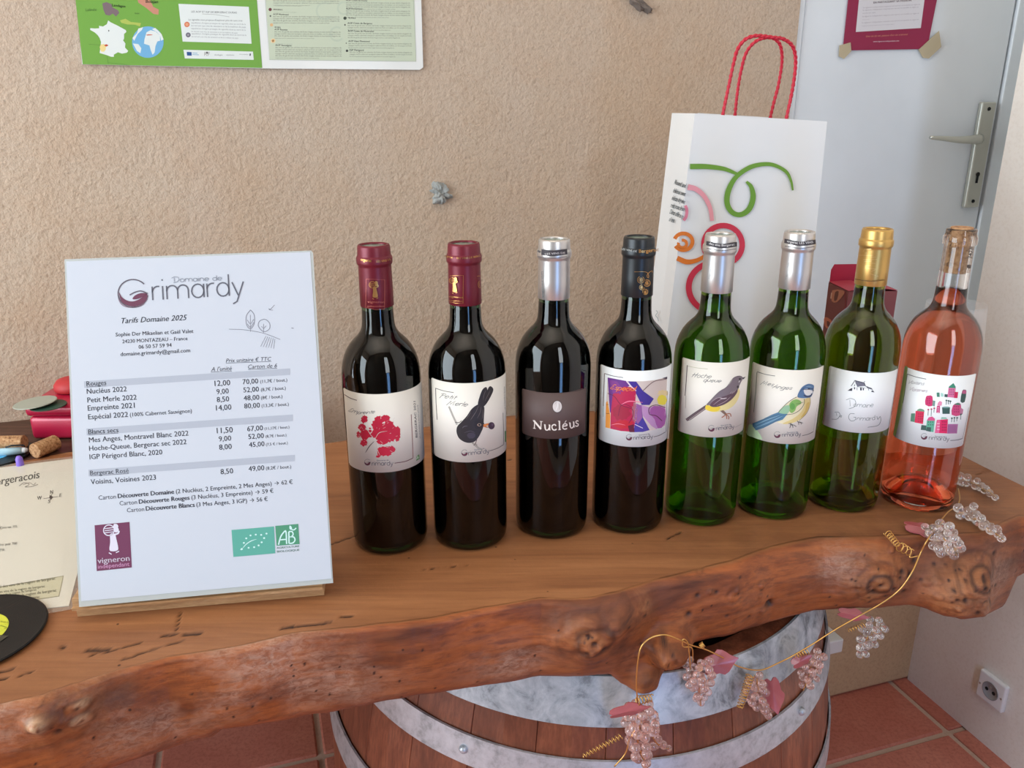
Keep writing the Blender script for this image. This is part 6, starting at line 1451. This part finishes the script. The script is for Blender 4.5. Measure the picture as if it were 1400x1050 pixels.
# vintage sheet in a clear sleeve
M_old = mat('aged_cream_paper', srgb(236, 229, 215), .6); M_sleeve = mat('clear_plastic_sleeve', srgb(222, 220, 208), .15, alpha=.16, coat=.3)
def flatz(name, pix, z, th, m, parent=None, org=None):
    P_ = [onz(x, y, z) for x, y in pix]; b = bmesh.new(); a_ = [b.verts.new(tuple(p)) for p in P_]; c_ = [b.verts.new(tuple(p - np.array([0, 0, th]))) for p in P_]
    b.faces.new(a_); b.faces.new(c_[::-1])
    for i in range(len(a_)): j = (i + 1) % len(a_); b.faces.new((a_[i], c_[i], c_[j], a_[j]))
    bmesh.ops.recalc_face_normals(b, faces=b.faces)
    if org is not None: b.transform(Matrix.Translation(-Vector(org)))
    return obj(name, b, m, parent)
bro = tag(flatz('wine_region_sheet', [(-70, 648), (98.5, 627), (149, 621), (94, 828), (-80, 846)], .0011, .0006, M_old), 'aged cream sheet with a small compass, lying left of the price sign', 'sheet')
flatz('plastic_sleeve', [(-74, 645), (98.5, 624), (154, 617.5), (140, 700), (103, 832), (64, 839), (-80, 856)], .0013, .0001, M_sleeve, bro)
A = Art(lambda x, y, off: onz(x, y, .00115 + off), 0, 620, 3.5)
IN = (70, 60, 56)
A.text('Vins du Bergeracois', (-205, 186), (192, 116), IN, .02, .25, res=3)
A.line([(92, 155), (115, 140), (140, 148), (120, 160), (150, 158), (182, 148)], 3, (130, 120, 110), 2, 4); A.line([(110, 150), (140, 140), (160, 150), (170, 140)], 2.5, (130, 120, 110), 2, 4)
A.line([(208, 216), (280, 206)], 2.5, IN); A.line([(250, 190), (238, 230)], 2.5, IN); A.poly([(238, 198), (254, 208), (244, 222), (236, 212)], IN, 3)
A.text('N', (240, 194), (256, 192), IN, .03, .2, h=26); A.text('W', (180, 221), (202, 219), IN, .03, .2, h=24); A.text('E', (284, 208), (297, 207), IN, .03, .2, h=24); A.text('S', (230, 238), (243, 236), IN, .03, .2, h=24)
for s_, x0, y0_, x1, y1 in (("monbazillac", -120, 372, 10, 362), ("mis tot 775", 12, 360, 82, 354), ("pecharmant rosette", -160, 452, 4, 441), ("m puir 700", 8, 441, 82, 435), ("750", 0, 468, 22, 465)): A.text(s_, (x0, y0_), (x1, y1), (120, 110, 100), .01, lay=2)
A.poly([(-200, 672), (305, 584), (283, 684), (-200, 756)], (150, 142, 110), 1); A.poly([(-200, 676), (301, 588), (280, 681), (-200, 752)], (206, 198, 164), 2)
for k, (y0_, y1, x1) in enumerate(((650, 603, 265), (668, 640, 215), (690, 655, 175), (702, 660, 270), (720, 690, 190))): A.text("conseil interprofessionnel des vins de la region de bergerac", (-190, y0_ + 24), (x1, y1), (96, 90, 76), .01, lay=3)
A.build('sheet_print', bro)

# ------------------------------------------------------------------ bead grape garland
M_bead = mat('pale_pink_glass_bead', (1.0, .74, .68, 1), .04, trans=.85, ior=1.42, coat=.4)
M_beadc = mat('clear_glass_bead', (1.0, .95, .92, 1), .03, trans=.92, ior=1.42, coat=.4)
M_leafp = mat('dusty_pink_resin_leaf', srgb(164, 84, 86), .35, coat=.3)
M_gold = mat('gold_wire', srgb(216, 168, 96), .3, .85)
garl = empty('bead_garland', tuple(onz(1240, 760, 0)), 'gold wire garland of pink glass bead grapes draped over the plank front', 'garland')
GOr = np.array(garl.location)
_bm = bmesh.new(); bmesh.ops.create_icosphere(_bm, subdivisions=2, radius=1.0); bead_me = {}
for nm, m in (('pink', M_bead), ('clear', M_beadc)):
    me = bpy.data.meshes.new('bead'); _bm.to_mesh(me); me.materials.append(m); me.polygons.foreach_set('use_smooth', [True] * len(me.polygons)); bead_me[nm] = me
_bm.free()
def front_y(px, py, off):
    return on_front(px, py, off)
def G(px, py, off=.02):         # point hanging in front of the plank edge
    return on_front(px, py, off)
def coil(p0, p1, turns, r, wr=.0005, sag=0, name='tendril'):
    p0 = np.array(p0); p1 = np.array(p1); d = p1 - p0; L = np.linalg.norm(d); d /= L
    a = np.cross(d, [0, 1, .1]); a /= np.linalg.norm(a); b_ = np.cross(d, a); n = int(turns * 12); P_ = []
    for k in range(n + 1):
        t = k / n; q = 2 * math.pi * turns * t; c = p0 + d * L * t + np.array([0, 0, -sag * math.sin(math.pi * t)])
        P_.append(c + (a * math.cos(q) + b_ * math.sin(q)) * r * (1 - .25 * t) - GOr)
    b = bmesh.new(); tube(b, P_, wr, 5); return obj(name, b, M_gold, garl, True)
def leaf(c, ang, L, Wd, tilt, seed, roll=0.0):
    b = bmesh.new(); r = random.Random(seed); n = 22; out = []
    for k in range(n):
        q = 2 * math.pi * k / n; rad = 1 + .13 * math.cos(5 * q) + .06 * math.cos(13 * q)
        out.append((L / 2 * rad * math.cos(q) + L * .1, Wd / 2 * rad * math.sin(q)))
    top = [b.verts.new((x, y, .0016 * math.cos(y / Wd * 5) + .0012)) for x, y in out]; bot = [b.verts.new((x, y, .0016 * math.cos(y / Wd * 5))) for x, y in out]
    ct = b.verts.new((0, 0, .0022)); cb = b.verts.new((0, 0, .0004))
    for k in range(n):
        j = (k + 1) % n; b.faces.new((ct, top[k], top[j])); b.faces.new((cb, bot[j], bot[k])); b.faces.new((top[k], bot[k], bot[j], top[j]))
    M_ = Matrix.Translation(Vector(tuple(np.array(c) - GOr))) @ Matrix.Rotation(roll, 4, 'Z') @ Matrix.Rotation(tilt, 4, 'X') @ Matrix.Rotation(ang, 4, 'Z')
    b.transform(M_); bmesh.ops.recalc_face_normals(b, faces=b.faces); return obj('leaf', b, M_leafp, garl)
nb = 0
def cluster(path, widths, n, r, kind, seed, depth=.7, fixed=()):
    """beads packed round a path of 3-D points; the stem wire is the part, the beads its sub-parts"""
    global nb
    P_ = [np.array(p) for p in path]; pts = spline(P_, 8); L = len(pts)
    b = bmesh.new(); tube(b, [p - GOr for p in pts], .0006, 5); st_ = obj('grape_cluster', b, M_gold, garl)
    rnd = random.Random(seed); got = []; tries = 0
    view = np.array([0, 1, 0.])
    while len(got) < n and tries < 4000:
        tries += 1; t = rnd.random(); i = min(int(t * (L - 1)), L - 2); c = pts[i]; wdt = float(np.interp(t, np.linspace(0, 1, len(widths)), widths))
        d = pts[i + 1] - pts[i]; d /= np.linalg.norm(d); a = np.cross(d, [0, 1, .05]); a /= np.linalg.norm(a); b2v = np.cross(d, a)
        q = rnd.uniform(0, 2 * math.pi); rad = wdt * math.sqrt(rnd.random())
        p = c + (a * math.cos(q) + b2v * math.sin(q) * depth) * rad; rr = r * rnd.uniform(.85, 1.12)
        if all(np.linalg.norm(p - g) > r * 1.7 for g, _ in got): got.append((p, rr))
    for p, rr in got:
        if fixed and p[2] < rr + .0005: p[2] = rr + .0005
        o = bpy.data.objects.new('bead', bead_me[kind]); COL.objects.link(o); o.parent = st_
        o.location = tuple(p - GOr); o.scale = (rr, rr, rr); nb += 1
    return st_
# hanging bunches
cluster([G(876, 968, .042), G(875, 990, .042), G(872, 1012, .042), G(878, 1034, .042), G(884, 1046, .042)], [.011, .0165, .010, .008, .004], 44, .0046, 'pink', 1)
cluster([G(890, 1004, .036), G(900, 1018, .036), G(916, 1024, .036)], [.006, .006, .002], 9, .0036, 'pink', 2)
cluster([G(956, 906, .036), G(955, 925, .036), G(957, 945, .036), G(958, 963, .036)], [.012, .014, .009, .002], 36, .0038, 'pink', 3)
cluster([G(1035, 928, .034), G(1036, 950, .034), G(1046, 970, .034), G(1049, 984, .034)], [.008, .012, .007, .003], 26, .0044, 'pink', 4)
cluster([G(1124, 896, .032), G(1110, 908, .032), G(1106, 925, .032), G(1098, 944, .032)], [.006, .011, .009, .003], 28, .0038, 'pink', 5)
cluster([G(1205, 862, .012), G(1192, 862, .012), G(1182, 882, .012), G(1178, 900, .012)], [.010, .013, .009, .004], 24, .0042, 'clear', 6)
# bunches lying on the plank and over its edge
Zp = lambda x, y, z=.007: onz(x, y, z)
cluster([Zp(1275, 722, .010), Zp(1292, 738, .010), on_front(1300, 748, .008), on_front(1306, 756, .014)], [.011, .014, .012, .008], 34, .0045, 'clear', 7)
cluster([Zp(1308, 703), Zp(1325, 705), Zp(1345, 716), Zp(1362, 730), Zp(1372, 738)], [.008, .014, .012, .009, .005], 24, .0050, 'clear', 8, .25, (1,))
cluster([Zp(1312, 656), Zp(1328, 660), Zp(1345, 668), Zp(1362, 680)], [.009, .011, .007, .003], 20, .0042, 'clear', 9, .25, (1,))
# leaves
leaf(G(853, 972, .040), .25, .034, .012, 1.5, 1); leaf(G(978, 908, .034), .3, .032, .022, 1.25, 2); leaf(G(1056, 944, .038), -1.35, .036, .020, 1.35, 3); leaf(G(1092, 904, .030), .5, .020, .014, 1.3, 4)
leaf(Zp(1254, 722, .003), -.3, .032, .022, .15, 5); leaf(G(1160, 839, .008), -.2, .030, .012, 1.2, 6)
# main wire
wirep = [Zp(1310, 668, .004), Zp(1312, 682, .005), Zp(1308, 692, .005), Zp(1296, 700, .008), Zp(1286, 712, .010), Zp(1277, 724, .010), Zp(1268, 738, .012), on_front(1258, 757, .018), on_front(1247, 782, .028), on_front(1230, 806, .028), on_front(1205, 825, .026), on_front(1175, 842, .024), G(1140, 862, .030), G(1112, 880, .032), G(1085, 896, .032), G(1065, 906, .032), G(1040, 916, .033), G(1012, 912, .034), G(990, 900, .036), G(965, 888, .040), G(945, 882, .044), G(925, 873, .050), G(908, 868, .050), G(890, 872, .047), G(877, 884, .046), G(872, 905, .046), G(870, 935, .044), G(872, 962, .043)]
b = bmesh.new(); tube(b, [p - GOr for p in spline(wirep, 6)], .00072, 6); obj('wire', b, M_gold, garl, True)
b = bmesh.new(); tube(b, [p - GOr for p in spline([G(876, 968, .04), G(862, 1005, .04), G(855, 1030, .038), G(840, 1048, .036)], 6)], .0007, 6); obj('wire', b, M_gold, garl, True)
b = bmesh.new(); tube(b, [p - GOr for p in spline([G(944, 915, .04), G(942, 890, .044), G(940, 878, .045), G(934, 874, .045), G(934, 884, .045), G(946, 886, .044), G(947, 905, .04)], 5)], .0006, 5); obj('wire', b, M_gold, garl, True)
for x0, y0_, x1, y1, tn, rr, o0 in ((958, 884, 962, 880, 3, .0028, .044), (850, 1006, 797, 1034, 12, .0024, .040), (1026, 922, 1011, 968, 11, .0040, .036), (1104, 890, 1088, 897, 5, .0030, .032), (1182, 854, 1160, 862, 6, .0026, .014), (870, 958, 892, 954, 5, .0040, .044)):
    coil(G(x0, y0_, o0), G(x1, y1, o0), tn, rr)
coil(Zp(1213, 728, .006), Zp(1228, 746, .006), 6, .0036); coil(Zp(1228, 746, .006), on_front(1246, 756, .012), 3, .0050)
b = bmesh.new(); tube(b, [p - GOr for p in spline([on_front(1246, 756, .014), on_front(1244, 762, .016), on_front(1256, 760, .018)], 5)], .0006, 5); obj('wire', b, M_gold, garl, True)

# ------------------------------------------------------------------ lift everything from the counter frame to the floor frame
bpy.data.objects.remove(_fo)
bpy.context.view_layer.update()
for o in list(SC.objects):
    if o.parent is None:
        o.location.z += FLOOR
print('objects', len(SC.objects), 'beads', nb, 'tiles', nt)
